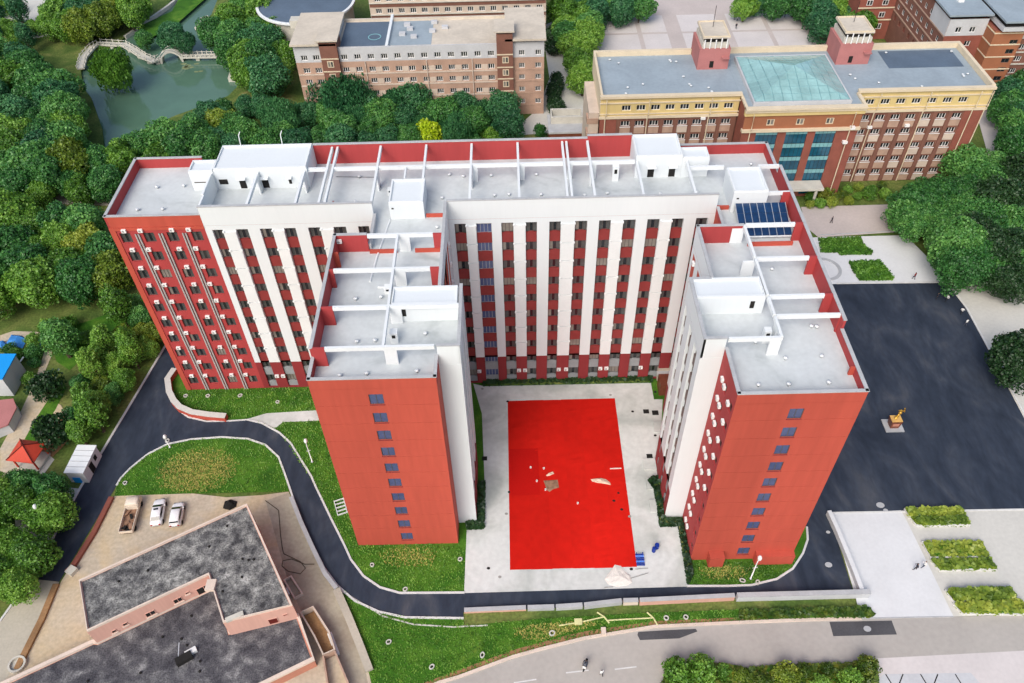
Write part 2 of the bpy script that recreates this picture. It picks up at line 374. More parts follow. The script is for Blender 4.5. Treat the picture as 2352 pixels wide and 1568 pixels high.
OUT_EDGE = [(407,843),(390,870),(392,905),(400,925),(411,943),(432,958),(474,968),(527,967),(569,964),(602,972),(642,994),(668,1018),(686,1047),(715,1094),(724,1115),(760,1190),(792,1254),(806,1285),(835,1323),(873,1349),(919,1362),(1067,1361)]
INN_EDGE = [(268,1115),(278,1098),(300,1075),(340,1043),(385,1020),(440,1009),(510,1004),(570,1008),(610,1022),(640,1050),(655,1090),(672,1140),(695,1200),(720,1255),(745,1305),(775,1345),(815,1380),(870,1405),(930,1418),(1065,1420)]
R_CURVE = [(1577,1346),(1671,1346),(1726,1344),(1784,1330),(1821,1306),(1844,1271),(1855,1239),(1853,1210)]
LEFT_EDGE = [(70,1329),(185,1120),(238,1032),(379,796)]
road = GP(LEFT_EDGE)+[(-35,52),(-30,52),(-31,32)]+GP(OUT_EDGE+R_CURVE)+[(60.5,6),(60.5,52)]+GP([(1922,650),(2178,648),(2222,710)])+[(104,21),(104,3.4)]+GP([(1903,1176),(1907,1187),(1962,1367),(1692,1375),(1468,1385),(1252,1397),(1064,1406)])+GP(INN_EDGE[::-1]+[(249,1147),(136,1336)])
ground('asphalt_road', 'asphalt', road, .012)
ground('old_concrete_road', 'old_concrete', GP([(70,1329),(136,1336),(90,1440),(30,1540),(-40,1640),(-160,1640),(0,1427)]), .008)
LAWN_A = GP(INN_EDGE[:11]+[(663,1129),(440,1133),(263,1139)])
ground('loop_lawn', 'grass', LAWN_A, .016)
ground('building_lawn', 'grass', GP(OUT_EDGE)+[(21,-7.6),(52,-7.6)]+GP(R_CURVE)+[(60.3,6),(60.3,30),(-31,32)], .006)
KERB_B = [(1011,1567),(1053,1555),(1177,1509),(1238,1492),(1342,1466),(1505,1439),(1671,1431),(1810,1425),(1978,1420)]
LAWN_C = GP(INN_EDGE[14:]+[(1064,1437),(1252,1420),(1468,1408),(1692,1400),(2000,1395),(1990,1420)]+KERB_B[::-1]+[(950,1600),(850,1580),(846,1540),(790,1400)])
ground('slope_lawn', 'grass', LAWN_C, .010)
ground('bottom_road', 'road_concrete', GP([(930,1610)]+KERB_B+[(2190,1416),(2352,1412)])+[(140,-14),(140,-60),(-10,-60)], .004)
YARD = GP([(263,1139),(440,1133),(521,1142),(600,1137),(663,1129),(690,1196),(718,1256),(746,1312),(775,1350),(800,1430),(846,1540),(860,1600),(700,1640),(0,1640),(-60,1640),(30,1540),(90,1440),(140,1336)])
ground('sandy_yard', 'sand', YARD, .018)
ground('service_lane', 'lane', GP([(610,1150),(663,1131),(690,1200),(718,1258),(746,1314),(775,1354),(800,1430),(840,1540),(850,1600),(790,1600),(740,1500),(690,1400),(660,1330)]), .022)
PATH = GP([(560,964),(585,957),(612,949),(728,942),(734,966),(650,969),(632,984),(605,972)])
ground('garden_path','court_concrete',GP([(560,964),(585,957),(612,949),(728,942),(734,966),(650,969),(632,984),(605,972)]),.018)
COURT = GP([(1087,881),(1112,887),(1495,879),(1502,917),(1522,917),(1518,1000),(1512,1090),(1487,1105),(1503,1125),(1515,1207),(1558,1207),(1581,1347),(1066,1362),(1072,1217),(1112,1215),(1114,1132),(1107,950)])
ground('courtyard_paving', 'court_concrete', COURT, .022)
ground('garage_slab', 'slab_white', GP([(1909,1180),(2069,1172),(2082,1195),(2190,1416),(1975,1420),(1966,1375)]), .05)
ground('plaza_paving', 'pave_light', GP([(2069,1174),(2352,1168)])+[(110,3.3),(110,-13)]+GP([(2352,1410),(2190,1416),(2082,1196)]), .026)
ground('side_pavement', 'pave_light', GP([(2172,648),(2352,640)])+[(140,50),(140,8),(104,8)]+GP([(2352,960),(2222,712)]), .028)
ground('entrance_paving', 'slab_white', GP([(1872,545),(2080,540),(2140,600),(2180,648),(1925,652)])+[(61,52),(61,64)], .020)
ground('cross_path', 'pave_pink', GP([(1840,475),(2300,462),(2352,462),(2352,520),(2100,530),(1880,545),(1850,520)]), .014)
ground('east_road', 'pave_pale', GP([(2240,250),(2300,225),(2360,300),(2400,420),(2290,430)]), .016)
ground('plaza_paving_far', 'pave_pink', GP([(1352,118),(1345,60),(1380,20),(1480,-10),(1700,-12),(1900,-10),(1960,60),(1990,118)])+[(108,104),(42,104)], .010)
ground('north_lane', 'pave_light', GP([(1245,60),(1290,40),(1300,120),(1345,150),(1345,300),(1190,310),(1195,285),(1235,250),(1262,180)]), .012)
ground('west_lane', 'old_concrete', GP([(-20,447),(120,443),(262,452),(250,472),(120,468),(-20,474)]), .012)
ground('bank_paving', 'pave_light', GP([(-30,-20),(240,-20),(215,20),(130,80),(60,90),(-30,60)]), .014)
ground('bank_lawn', 'grass', GP([(395,25),(420,-20),(490,-20),(400,60),(330,95),(320,60)]), .016)
ground('dirt_track', 'sand', GP([(118,818),(92,880),(108,915),(140,930),(150,950),(100,1010),(40,1110),(0,1120),(0,1030),(50,940),(78,880),(95,830),(108,785),(60,775),(20,790),(0,790),(0,770),(30,760),(85,762),(115,775),(120,790)]), .012)
ground('dirt_verge', 'soil', GP([(150,950),(190,960),(170,1000),(110,1060),(60,1100),(100,1010)]), .010)
ground('slope_meadow','grass',GP([(112,762),(200,738),(300,700),(335,680),(300,760),(215,800),(160,850),(130,830),(118,792)]),.008)
ground('verge_grass','grass',GP([(140,868),(152,890),(128,940),(95,990),(68,1040),(45,1030),(80,965),(115,912)]),.016)
ground('hut_paving', 'pave_light', GP([(30,1060),(60,1048),(108,1040),(125,1055),(100,1090),(160,1120),(185,1122),(100,1260),(60,1300),(40,1250),(30,1150)]), .011)
ground('kerb_soil', 'soil', GP([(930,1612),(1011,1563),(1177,1504),(1342,1461),(1505,1434),(1671,1426),(1810,1419),(1810,1413),(1671,1419),(1505,1426),(1342,1450),(1290,1462),(1177,1493),(1050,1540),(940,1580)]), .014)
ground('asphalt_patch', 'asphalt_patch', GP([(1464,1458),(1466,1451),(1530,1447),(1598,1444),(1602,1450),(1560,1466),(1470,1470)]), .012)
ground('asphalt_patch', 'asphalt_patch', GP([(1905,1428),(2048,1425),(2060,1457),(1914,1461)]), .012)

def kerb(name, px, w=.28, h=.13, mat='kerb', z=0.): return struct(MB().strip(GP(px), w, z, h).build(name, mat))
kerb('kerb', OUT_EDGE[8:]); kerb('kerb', INN_EDGE); kerb('kerb', R_CURVE); kerb('kerb', LEFT_EDGE+[(420,730)], .35)
kerb('kerb', [(0,1427)]+LEFT_EDGE[:1]); kerb('kerb', OUT_EDGE[:9], .22)
kerb('kerb', [(930,1600)]+KERB_B, .4, .16, 'cream_rim'); kerb('kerb', [(1978,1420),(2190,1416)], .15, .07, 'grey_cap')
kerb('kerb', [(2178,648),(2222,711),(2352,950)], .3); kerb('kerb', [(1922,651),(2178,648)], .3)
kerb('kerb', [(1880,540),(2110,528)], .2, .1, 'grey_cap')
kerb('path_edge', [(775,1352),(880,1415),(950,1434),(1040,1440),(1120,1436)], .18, .06, 'pave_light')
struct(MB().strip(GP([(2352,1170),(1908,1178)]), .25, 0, .10).build('kerb', 'kerb'))
# painted dashes and bay lines on the bottom road
for a,b in [((1300,1545),(1352,1539)),((1412,1537),(1462,1531)),((1180,1568),(1232,1560))]:
    d = (Vector(G(*b))-Vector(G(*a))); o = MB().obox(((G(*a)+G(*b))/2)[:2], d, d.length/2, .08, .004, .012).build('road_marking','kerb'); struct(o)
ground('parking_bay','grey_wall', GP([(2010,1568),(2030,1548),(2230,1545),(2250,1568),(2270,1610),(2000,1610)]), .012)
ground('side_strip','pave_pale', GP([(2012,1512),(2352,1494)])+[(120,-19),(120,-40)]+GP([(2270,1640),(1990,1640)]), .008)
for k in range(5):
    a = G(2034+k*40,1548); b = G(2034+k*40+(32 if k%2 == 0 else -20),1600); d = b-a
    struct(MB().obox(((a+b)/2)[:2], d, d.length/2, .07, .013, .02).build('bay_line','dark'))
# joints in the far plaza: paler slabs laid in bands
for (x0,x1) in ((47,58),(59.2,66),(70,80.5),(83.5,93),(94.2,103)):
    for (y0,y1) in ((104.5,112),(113,121),(122,131),(132,141),(142,152),(153,163)):
        o = MB().box(x0,x1,y0,y1,.012,.03).build('paving_slab','pave_pale'); struct(o)
# green beds by the entrance
def hedge_mesh(poly, z0, z1, n, leaf, seed=0):
    """clipped planting: a solid core with leaves standing off it"""
    rnd = random.Random(seed); mb = MB(); xs = [p[0] for p in poly]; ys = [p[1] for p in poly]
    cx, cy = sum(xs)/len(xs), sum(ys)/len(ys)
    mb.prism([(cx+(p[0]-cx)*.96, cy+(p[1]-cy)*.96) for p in poly], z0, z1-.08, 0)
    def inside(x,y):
        c = False
        for i in range(len(poly)):
            (x1,y1),(x2,y2) = poly[i-1],poly[i]
            if (y1 > y) != (y2 > y) and x < (x2-x1)*(y-y1)/(y2-y1)+x1: c = not c
        return c
    k = 0
    while k < n:
        if rnd.random() < .75:
            x,y = rnd.uniform(min(xs),max(xs)),rnd.uniform(min(ys),max(ys)); z = z1+rnd.uniform(-.1,.18)*(1 if rnd.random() < .8 else 2)
            if not inside(x,y): continue
        else:
            i = rnd.randrange(len(poly)); t = rnd.random(); x = poly[i-1][0]*(1-t)+poly[i][0]*t; y = poly[i-1][1]*(1-t)+poly[i][1]*t; z = rnd.uniform(z0,z1)
        k += 1; a = rnd.uniform(0,6.28); s = leaf*rnd.uniform(.6,1.3); tl = rnd.uniform(-.7,.7)
        u = Vector((math.cos(a),math.sin(a),tl*.6))*s; v = Vector((-math.sin(a),math.cos(a),rnd.uniform(-.7,.7)))*s; c = Vector((x,y,z))
        mb.quad(c-u-v,c+u-v,c+u+v,c-u+v,1)
    return mb
def hedge(name, label, cat, poly, z0, z1, n, leaf, mat='leaf_hedge', seed=0, group=None, core='grass'):
    return tag(hedge_mesh(poly,z0,z1,n,leaf,seed).build(name,[core,mat]), label, cat, group)
hedge('lawn_bed','bright green L-shaped lawn bed on pale paving behind the asphalt yard','lawn bed',GP([(1880,548),(1975,545),(1982,562),(2003,578),(2000,585),(1930,586),(1925,580),(1885,580)]),.02,.35,900,.12,'leaf_mid',1)
hedge('lawn_bed','bright green square lawn bed nearest the asphalt yard','lawn bed',GP([(1950,602),(2020,598),(2052,638),(2048,644),(1975,645),(1960,625)]),.02,.35,900,.12,'leaf_mid',2)
o = MB().lathe([(3.2,0),(3.2,.12),(2.6,.12),(2.6,.02)],(0,0,0),32,caps=False).build('ring_kerb','grey_cap'); tag(o,'round grey kerb ring set in the pale paving beside the dormitory','kerb ring'); o.location = G(1893,618,.02)
hedge('planting_strip','dark low hedge along the foot of the courtyard back facade','hedge',GP([(1112,872),(1495,862),(1497,878),(1112,886)]),.02,.5,1400,.16,'leaf_deep',3,core='grass_rough')
hedge('planting_strip','dark green low hedge wrapping the right tower bay in the courtyard','hedge',GP([(1489,1106),(1500,1098),(1512,1098),(1526,1195),(1568,1195),(1590,1320),(1580,1340),(1559,1208),(1516,1208),(1504,1126)]),.02,.5,1200,.16,'leaf_deep',4,core='grass_rough')
hedge('planting_strip','dark green low hedge wrapping the left tower bay in the courtyard','hedge',GP([(1098,1110),(1113,1110),(1111,1214),(1074,1215),(1072,1201),(1098,1200)]),.02,.5,700,.16,'leaf_deep',5,core='grass_rough')
# right plaza: three pairs of planters
for i,(a,b) in enumerate([([(2078,1168),(2208,1166),(2218,1182),(2088,1186)],[(2092,1188),(2220,1187),(2228,1204),(2105,1206)]),
      ([(2118,1244),(2256,1243),(2272,1278),(2138,1280)],[(2138,1286),(2275,1283),(2289,1306),(2158,1308)]),
      ([(2172,1356),(2322,1350),(2336,1378),(2192,1382)],[(2190,1386),(2345,1380),(2362,1410),(2210,1408)])]):
    for k,q in enumerate((a,b)):
        P = GP(q,.35); c = [sum(p[j] for p in P)/4 for j in (0,1)]
        pl = thing('planter', f'{"rear" if k == 0 else "front"} planter bed of clipped shrubs in the {["farthest","middle","nearest"][i]} pair, right plaza', 'planter', (c[0],c[1],.026), group='planter beds on the right plaza')
        MB().strip(P,.22,.026,.42,True).build('stone_edge','kerb',pl)
        hedge_mesh([(c[0]+(p[0]-c[0])*.95,c[1]+(p[1]-c[1])*.95) for p in P],.03,.6+.25*(i == 2),520,.2,30+i*2+k).build('shrubs',['grass','leaf_yellow'],pl)
# long beds along the bottom road
o = hedge('hedge','long mixed hedge bed between the bottom road and its side pavement','hedge',GP([(1540,1534),(1640,1528),(1700,1537),(2005,1524),(2012,1568),(2000,1620),(1500,1620)]),.0,.6,3200,.2,'leaf_hedge',11)
hedge('hedge','narrow hedge bed at the foot of the grey retaining wall','hedge',GP([(1700,1404),(1990,1396),(2005,1412),(1990,1418),(1700,1421)]),.01,.4,1100,.16,'leaf_hedge',12)
# weeds and tufts over the lawns
def inside_poly(P,x,y):
    c = False
    for i in range(len(P)):
        (x1,y1),(x2,y2) = P[i-1],P[i]
        if (y1 > y) != (y2 > y) and x < (x2-x1)*(y-y1)/(y2-y1)+x1: c = not c
    return c
def tufts(poly, n, seed, h=.22, hole=None, soft=False):
    rnd = random.Random(seed); mb = MB(); xs = [p[0] for p in poly]; ys = [p[1] for p in poly]; k = 0; tries = 0
    while k < n and tries < n*20:
        tries += 1; x,y = rnd.uniform(min(xs),max(xs)),rnd.uniform(min(ys),max(ys)); c = False
        for i in range(len(poly)):
            (x1,y1),(x2,y2) = poly[i-1],poly[i]
            if (y1 > y) != (y2 > y) and x < (x2-x1)*(y-y1)/(y2-y1)+x1: c = not c
        if not c or (hole and inside_poly(hole,x,y)): continue
        if soft and rnd.random() < ((x-sum(xs)/len(xs))**2/(.25*(max(xs)-min(xs))**2)+(y-sum(ys)/len(ys))**2/(.25*(max(ys)-min(ys))**2)): continue
        k += 1
        for j in range(3):
            a = rnd.uniform(0,6.28); s = h*rnd.uniform(.5,1.3); d = Vector((math.cos(a),math.sin(a),0))*s
            mb.add([(x-d.y*.3,y+d.x*.3,.01),(x+d.y*.3,y-d.x*.3,.01),(x+d.x*.8,y+d.y*.8,s)],[(0,1,2)])
    return mb
for nm,lab,pl,n,sd in (('grass','short weedy grass tufts on the lawn inside the road loop',LAWN_A,2500,1),('grass','weedy grass tufts on the lawn below the curved road',LAWN_C,4500,2),
        ('grass','grass tufts on the lawns beside the left tower',GP([(400,905),(415,940),(440,955),(570,962),(640,990),(720,1110),(830,1315),(920,1358),(1066,1358),(1066,1250),(820,1252),(735,940),(720,890),(430,896)]),5000,3),
        ('grass','grass tufts in front of the right tower',GP([(1580,1290),(1830,1290),(1815,1305),(1780,1328),(1726,1342),(1582,1344)]),1500,4)):
    stuff(tufts(pl,n,sd,hole=PATH).build(nm,'leaf_mid'), lab, 'grass')
stuff(tufts(GP([(345,1120),(365,1060),(430,1020),(510,1020),(560,1060),(545,1110),(470,1130),(400,1132)]),3300,9,.17,soft=True).build('dry_grass','straw'),'yellowed dry grass in the middle of the loop lawn','dry grass')
for nn,(px_,n_) in enumerate(((([(850,1255),(1010,1255),(990,1300),(900,1310)]),380),(([(1600,1295),(1740,1295),(1700,1330),(1610,1335)]),380),(([(1180,1440),(1330,1425),(1420,1425),(1300,1455),(1180,1490)]),600))):
    stuff(tufts(GP(px_),n_,20+nn,.2,soft=True).build('dry_grass','straw'),('yellowed weeds at the foot of the left tower','yellowed weeds at the foot of the right tower','yellowed weeds on the lower lawn near the soil')[nn],'dry grass')

# walls of the site
def prow(name, mat, px, w, z0, z1, label, cat='wall', cap=None):
    if cap is None: return tag(MB().strip(GP(px,z1), w, z0, z1).build(name, mat), label, cat)
    p = GP(px,z1); c = [sum(q[i] for q in p)/len(p) for i in (0,1)]
    t = thing(name,label,cat,(c[0],c[1],0)); MB().strip(p,w,z0,z1-.1).build('wall_body',mat,t); MB().strip(p,w+.08,z1-.1,z1).build('coping',cap,t); return t
prow('retaining_wall','red_wall',[(400,845),(384,868),(388,898),(398,918),(412,933),(440,945),(480,951),(518,954)],.9,0,1.1,'curved red ramp wall with pale coping beside the left wing','wall','pave_light')
W = [(1064,1400),(1210,1394),(1275,1392),(1340,1388),(1430,1378),(1468,1377),(1690,1366)]
for i in range(6):
    a,b = W[i],W[i+1]
    prow('parapet_wall','cream_rim' if i in (4,) else 'pink_wall' if i in(0,5) else 'grey_cap',[(a[0]+2,a[1]),(b[0]-2,b[1])],.5,-.05,.55+.12*i,
         f'{ORD[i]} stepped block from the left of the low retaining wall along the front road','wall','grey_cap')
prow('parapet_wall','grey_wall',[(1694,1366),(2000,1358)],.6,-.05,1.3,'long pale grey retaining wall at the right end of the front road','wall','grey_cap')
prow('parapet_wall','grey_wall',[(1905,1172),(1925,1215),(1960,1300),(1985,1365)],.5,0,1.1,'grey side wall between the asphalt and the white garage slab','wall','slab_white')
prow('yard_wall','brick_red',[(255,1140),(215,1220),(165,1300),(152,1312)],.7,0,.5,'low brick-red kerb wall between the road and the sandy yard','wall')
prow('yard_wall','soil',[(128,1340),(95,1420),(60,1490),(38,1535)],.8,0,.4,'low crumbling brown wall beside the old concrete road','wall')
prow('block','stone_pale',[(155,1316),(170,1300)],1.2,0,.7,'pale concrete block at the end of the brick-red yard wall','block')
prow('lane_wall','old_concrete',[(668,1140),(690,1196),(718,1258),(746,1316),(772,1350)],.5,0,.7,'concrete kerb wall between the service lane and the curved road','wall','grey_cap')
prow('lane_wall','old_concrete',[(772,1352),(800,1415),(826,1480),(848,1538)],1.0,0,.6,'wide low stone wall between the service lane and the lower lawn','wall')
# ------------------------------------------------------------------ the red and white dormitory
DL = (14.,20.,0.)
DORM = thing('dormitory_building','ten-storey red and white dormitory wrapped around a courtyard with a red carpet','building',DL)
FH = 3.35
def ztop(k): return 3.04+FH*k
def zsill(k): return 1.42+FH*k
ZR = 34.5
GLS = ('glass','glass','glass_mid','glass','glass_curtain')
def tri():
    r = random.random()
    if r < .62: return ('glass_mid','glass','glass_mid')
    if r < .85: return ('glass_curtain','glass','glass_mid')
    return ('glass_curtain','glass_curtain','glass_curtain')
BULK = MB()
def channel_wall(fac, u0, u1, chans, parent, wide=(), louvre=(), low='maroon_wall', ztopw=34.24, zlow=6.35, name='facade_wall', span='red_panel', bulk=False):
    """white facade with recessed vertical window channels above a red base"""
    mb = MB(); fac.wall(mb,u0,u1,zlow,ztopw,[(a,b,zlow,33.5,.75) for a,b in chans]); mb.build(name,'white_wall',parent)
    mb = MB(); fac.wall(mb,u0,u1,0,zlow,[(a,b,.25,zlow,.75) for a,b in chans]); mb.build('base_wall',low,parent)
    for i,(a,b) in enumerate(chans):
        piece('recess','recess_wall',fac,a,b,.25,33.5,.72,.8,parent)
        for k in range(10):
            z0 = zsill(k)+.08; z1 = ztop(k)
            if bulk:      # seen only at a grazing angle: one joined part
                fac.box(BULK,a+.03,b-.03,z0,z1,.48,.52,0); fac.box(BULK,a+.02,b-.02,.25 if k == 0 else ztop(k-1)+.02,zsill(k),.26,.46,1); continue
            if i in wide: window(fac,a+.02,z0,b-a-.04,z1-z0,.42,parent,'frame_grey',4,('glass_blue',),.06)
            else: window(fac,a+.03,z0,b-a-.06,z1-z0,.48,parent,'frame_dark',3,tri(),.07)
            zb = .25 if k == 0 else ztop(k-1)+.02
            piece('spandrel','grey_panel' if k < 2 else span,fac,a+.02,b-.02,zb,zsill(k),.26,.46,parent)
            piece('sill','grey_panel' if k < 2 else span,fac,a+.25*(b-a),b-.25*(b-a),zsill(k)+.003,zsill(k)+.12,.28,.42,parent)
    for a,b in louvre:
        for k in range(2,10):
            piece('louvre_panel','white_paint',fac,a+.05,b-.05,zlow+.12+FH*(k-2),zlow+FH*(k-1)-.03,-.14,-.003,parent)
            for uu in (a-.06,b-.22): piece('bracket','white_paint',fac,uu,uu+.28,zlow+FH*(k-1)-.10,zlow+FH*(k-1)+.14,-.22,-.003,parent)
# wing: red part at the left
f = Facade(0,29.7,0)
RC = [(-31.06,-29.58),(-27.83,-26.34),(-24.59,-23.15),(-21.21,-19.8)]
mb = MB(); f.wall(mb,-32.14,-19.15,0,34.24,[(a,b,zsill(k),ztop(k)+.1,.3) for a,b in RC for k in range(10)]); mb.build('wall','crimson_wall',DORM)
piece('corner_strip','red_wall',f,-32.14,-31.35,0,33.75,-.10,-.004,DORM); piece('top_band','red_wall',f,-32.14,-19.16,33.76,34.24,-.10,-.004,DORM)
for a,b in RC:
    for k in range(10): window(f,a,zsill(k),b-a,ztop(k)-zsill(k)+.1,.28,DORM,'frame_dark',3,tri(),.07)
for x in (-28.6,-25.37,-22.1):
    for dx in (-.2,.2): MB().tube([(x+dx,29.55,.1),(x+dx,29.55,33.2)],.12,8).build('drain_pipe','pipe_grey',DORM,True)
WCH = [(-18.23,-16.80),(-15.0,-13.34),(-11.69,-10.04),(-8.39,-6.80),(-5.09,-3.44),(-1.63,.10),(1.76,3.25)]
channel_wall(f,-19.15,4.2,WCH,DORM,louvre=[(-16.80,-15.0),(-10.04,-8.39),(-3.44,-1.63)])
CCH = [(14.93,16.5),(17.91,20.03),(21.36,23.01),(24.70,26.25),(27.95,29.53),(31.47,33.15),(34.76,36.38),(38.07,39.79),(41.36,43.08),(44.72,46.33),(48.01,49.65)]
channel_wall(f,14.15,50.5,CCH,DORM,wide=(1,),louvre=[(16.5,17.91),(23.01,24.70),(29.53,31.47),(36.38,38.07),(43.08,44.72)])
# the masses behind the facades
def mass(name, mat, x0, x1, y0, y1, z0, z1): return cube(name, mat, DORM, x0, x1, y0, y1, z0, z1)
mass('wall','red_wall',-32.14,-19.16,30.05,43.6,0,ZR-.2); mass('wall','red_wall',-19.15,60.3,30.5,43.6,0,ZR-.21)
mass('wall','red_wall',4.2,14.14,23.0,30.49,0,ZR-.22); mass('wall','red_wall',50.5,60.29,23.0,30.49,0,ZR-.22)
mass('wall','red_wall',.0,14.15,.35,23.4,0,ZR-.23); mass('wall','red_wall',47.2,60.3,-3.1,23.4,0,ZR-.23)
mass('wall','red_wall',46.4,47.19,13.6,23.4,0,ZR-.24)
# tower ends with stair windows and cladding joints
for (x0,x1,y,wa,wb) in ((0,14.15,0,6.32,7.95),(46.4,60.3,-3.43,52.55,54.15)):
    f = Facade(0,y,0); mb = MB()
    ops = [(wa,wb,1.3+FH*k,3.10+FH*k,.25) for k in range(10)]
    jz = [1.12+FH*k for k in range(1,10)]
    ops += [(x0+.05,wa-.35,z,z+.05,.05,1) for z in jz]+[(wb+.35,x1-.05,z,z+.05,.05,1) for z in jz]
    f.wall(mb,x0,x1,0,34.24,ops); mb.build('end_wall',['red_wall','red_dark'],DORM)
    for k in range(10): window(f,wa,1.3+FH*k,wb-wa,1.8,.14,DORM,'frame_dark',2,('glass_blue','glass_blue'),.06)
    for k in range(10): piece('sill','red_panel',f,wa-.05,wb+.05,1.2+FH*k,1.297+FH*k,-.08,.1,DORM)
# returns of the end walls
for x,y0,y1 in ((0.002,0,.36),(14.148,0,.36)): mass('end_return','red_wall',min(x,7)-.0 if x < 1 else x-.2, x+.2 if x < 1 else x, .001, .349, 0, ZR)
# bays
f = Facade(16.74,3.3,math.pi/2)      # left bay, courtyard side
channel_wall(f,0,10.1,[(1.4,2.9),(4.7,6.2),(8.0,9.4)],DORM,bulk=True)
mass('bay_wall','white_wall',14.16,16.73,3.3,3.5,0,34.24); mass('bay_wall','white_wall',14.16,15.9,3.51,13.2,0,ZR-.25); mass('bay_wall','white_wall',14.16,16.73,13.2,13.4,0,34.24)
f = Facade(43.8,13.5,-math.pi/2)     # right bay, courtyard side
channel_wall(f,0,10.1,[(.6,1.9),(3.9,5.4),(6.9,8.6)],DORM,span='brown_panel')
mass('bay_wall','white_wall',43.81,46.39,3.4,3.6,0,34.24); mass('bay_wall','white_wall',44.65,46.39,3.61,13.3,0,ZR-.25); mass('bay_wall','white_wall',43.81,46.39,13.3,13.5,0,34.24)
# right tower, flank towards the courtyard in front of its bay
f = Facade(46.4,3.4,-math.pi/2); RW = [(2.6,3.5),(5.2,6.3)]
mb = MB(); f.wall(mb,0,6.83,0,34.24,[(a,b,zsill(k),ztop(k),.3) for a,b in RW for k in range(10)]); mb.build('wall','crimson_wall',DORM)
for a,b in RW:
    for k in range(10): window(f,a,zsill(k),b-a,ztop(k)-zsill(k),.28,DORM,'frame_dark',2,('glass','glass_mid'),.07)
mass('wall','red_wall',46.75,47.19,-3.08,3.4,0,ZR-.24)
# left tower flank strips towards the courtyard, behind the bay
f = Facade(14.15,13.4,math.pi/2); channel_wall(f,0,16.25,[(1.2,2.8),(4.5,6.1),(7.8,9.4),(11.1,12.7)],DORM,bulk=True,name='facade_wall')
f = Facade(46.39,23.4,-math.pi/2); channel_wall(f,0,9.9,[(1.0,2.5),(4.2,5.7),(7.2,8.7)],DORM,bulk=True,name='facade_wall')
o = BULK.build('flank_windows',['glass','brown_panel'],DORM); o['kind'] = 'stuff'
# porches at the foot of the right tower
cube('porch','red_wall',DORM,48.6,50.6,-4.6,-3.44,0,2.4); cube('porch','red_wall',DORM,55.0,60.2,-4.4,-3.44,0,2.2)
# roofs
def roof(poly, z=ZR, mat='roof_coat'): return MB().prism(poly, z-.19, z).build('roof_slab', mat, DORM)
roof([(-32.0,29.9),(60.1,29.9),(60.1,43.4),(-32.0,43.4)])
roof([(.2,.2),(14.0,.2),(14.0,3.4),(16.5,3.4),(16.5,13.3),(14.0,13.3),(14.0,29.88),(4.4,29.88),(4.4,23.2),(.2,23.2)])
roof([(46.6,-3.2),(60.1,-3.2),(60.1,29.88),(50.7,29.88),(50.7,23.2),(46.6,23.2),(46.6,13.3),(44.0,13.3),(44.0,3.6),(46.6,3.6)])
def parapet(x0,y0,x1,y1,zt,mat='crimson_wall',cap='grey_cap',t=.26,zb=ZR-.25):
    """wall on the roof edge; (x0,y0)-(x1,y1) is its outer line, the wall lies to the left of it"""
    d = Vector((x1-x0,y1-y0)).normalized(); n = Vector((-d.y,d.x)); c = Vector(((x0+x1)/2,(y0+y1)/2))+n*(t/2+.008); L = (Vector((x1,y1))-Vector((x0,y0))).length-.02
    o = MB().obox(c,d,L/2,t/2,zb,zt-.12).build('parapet',mat,DORM)
    if cap: MB().obox(c,d,L/2+.03,t/2+.07,zt-.12,zt).build('parapet_cap',cap,DORM)
P_ = parapet
P_(-32.14,43.6,-32.14,29.7,36.2); P_(-32.1,29.71,-19.15,29.71,36.2,'red_wall'); P_(-22.3,43.6,-32.1,43.6,36.2)
P_(-19.15,29.702,4.2,29.702,37.45,'white_wall'); P_(14.15,29.702,50.5,29.702,37.45,'white_wall'); P_(-19.16,32.5,-19.16,29.98,37.4,'white_paint',None)
P_(34.0,43.6,-5.7,43.6,37.85); P_(40.4,43.61,34.0,43.61,38.25); P_(60.3,43.6,47,43.6,36.25); P_(60.3,36.1,60.3,43.6,36.25)
P_(60.3,23.4,60.3,36.1,37.4); P_(60.3,5.8,60.3,23.4,37.4); P_(60.3,-3.43,60.3,5.8,36.0); P_(46.4,-3.429,60.3,-3.429,36.0,'red_wall')
P_(46.4,3.4,46.4,-3.4,36.0); P_(46.39,23.4,46.39,13.5,37.4,'white_wall'); P_(52.4,23.42,46.4,23.42,37.4); P_(50.5,29.7,50.5,23.4,35.4)
P_(43.8,13.5,43.8,3.4,37.42,'white_wall'); P_(43.8,3.402,46.4,3.402,37.44,'white_wall'); P_(46.4,13.5,43.8,13.5,37.40,'white_wall')
P_(0,.001,14.15,.001,36.0,'red_wall'); P_(0,3.4,0,0,36.0); P_(0,23.4,0,3.4,37.4); P_(4.2,23.41,0,23.41,37.4); P_(4.2,29.7,4.2,23.4,35.6,'grey_wall')
P_(14.15,.0,14.15,3.3,36.0); P_(14.16,13.4,14.16,29.7,37.4,'white_wall'); P_(16.74,3.3,16.74,13.4,37.42,'white_wall'); P_(14.15,3.302,16.74,3.302,37.44,'white_wall')
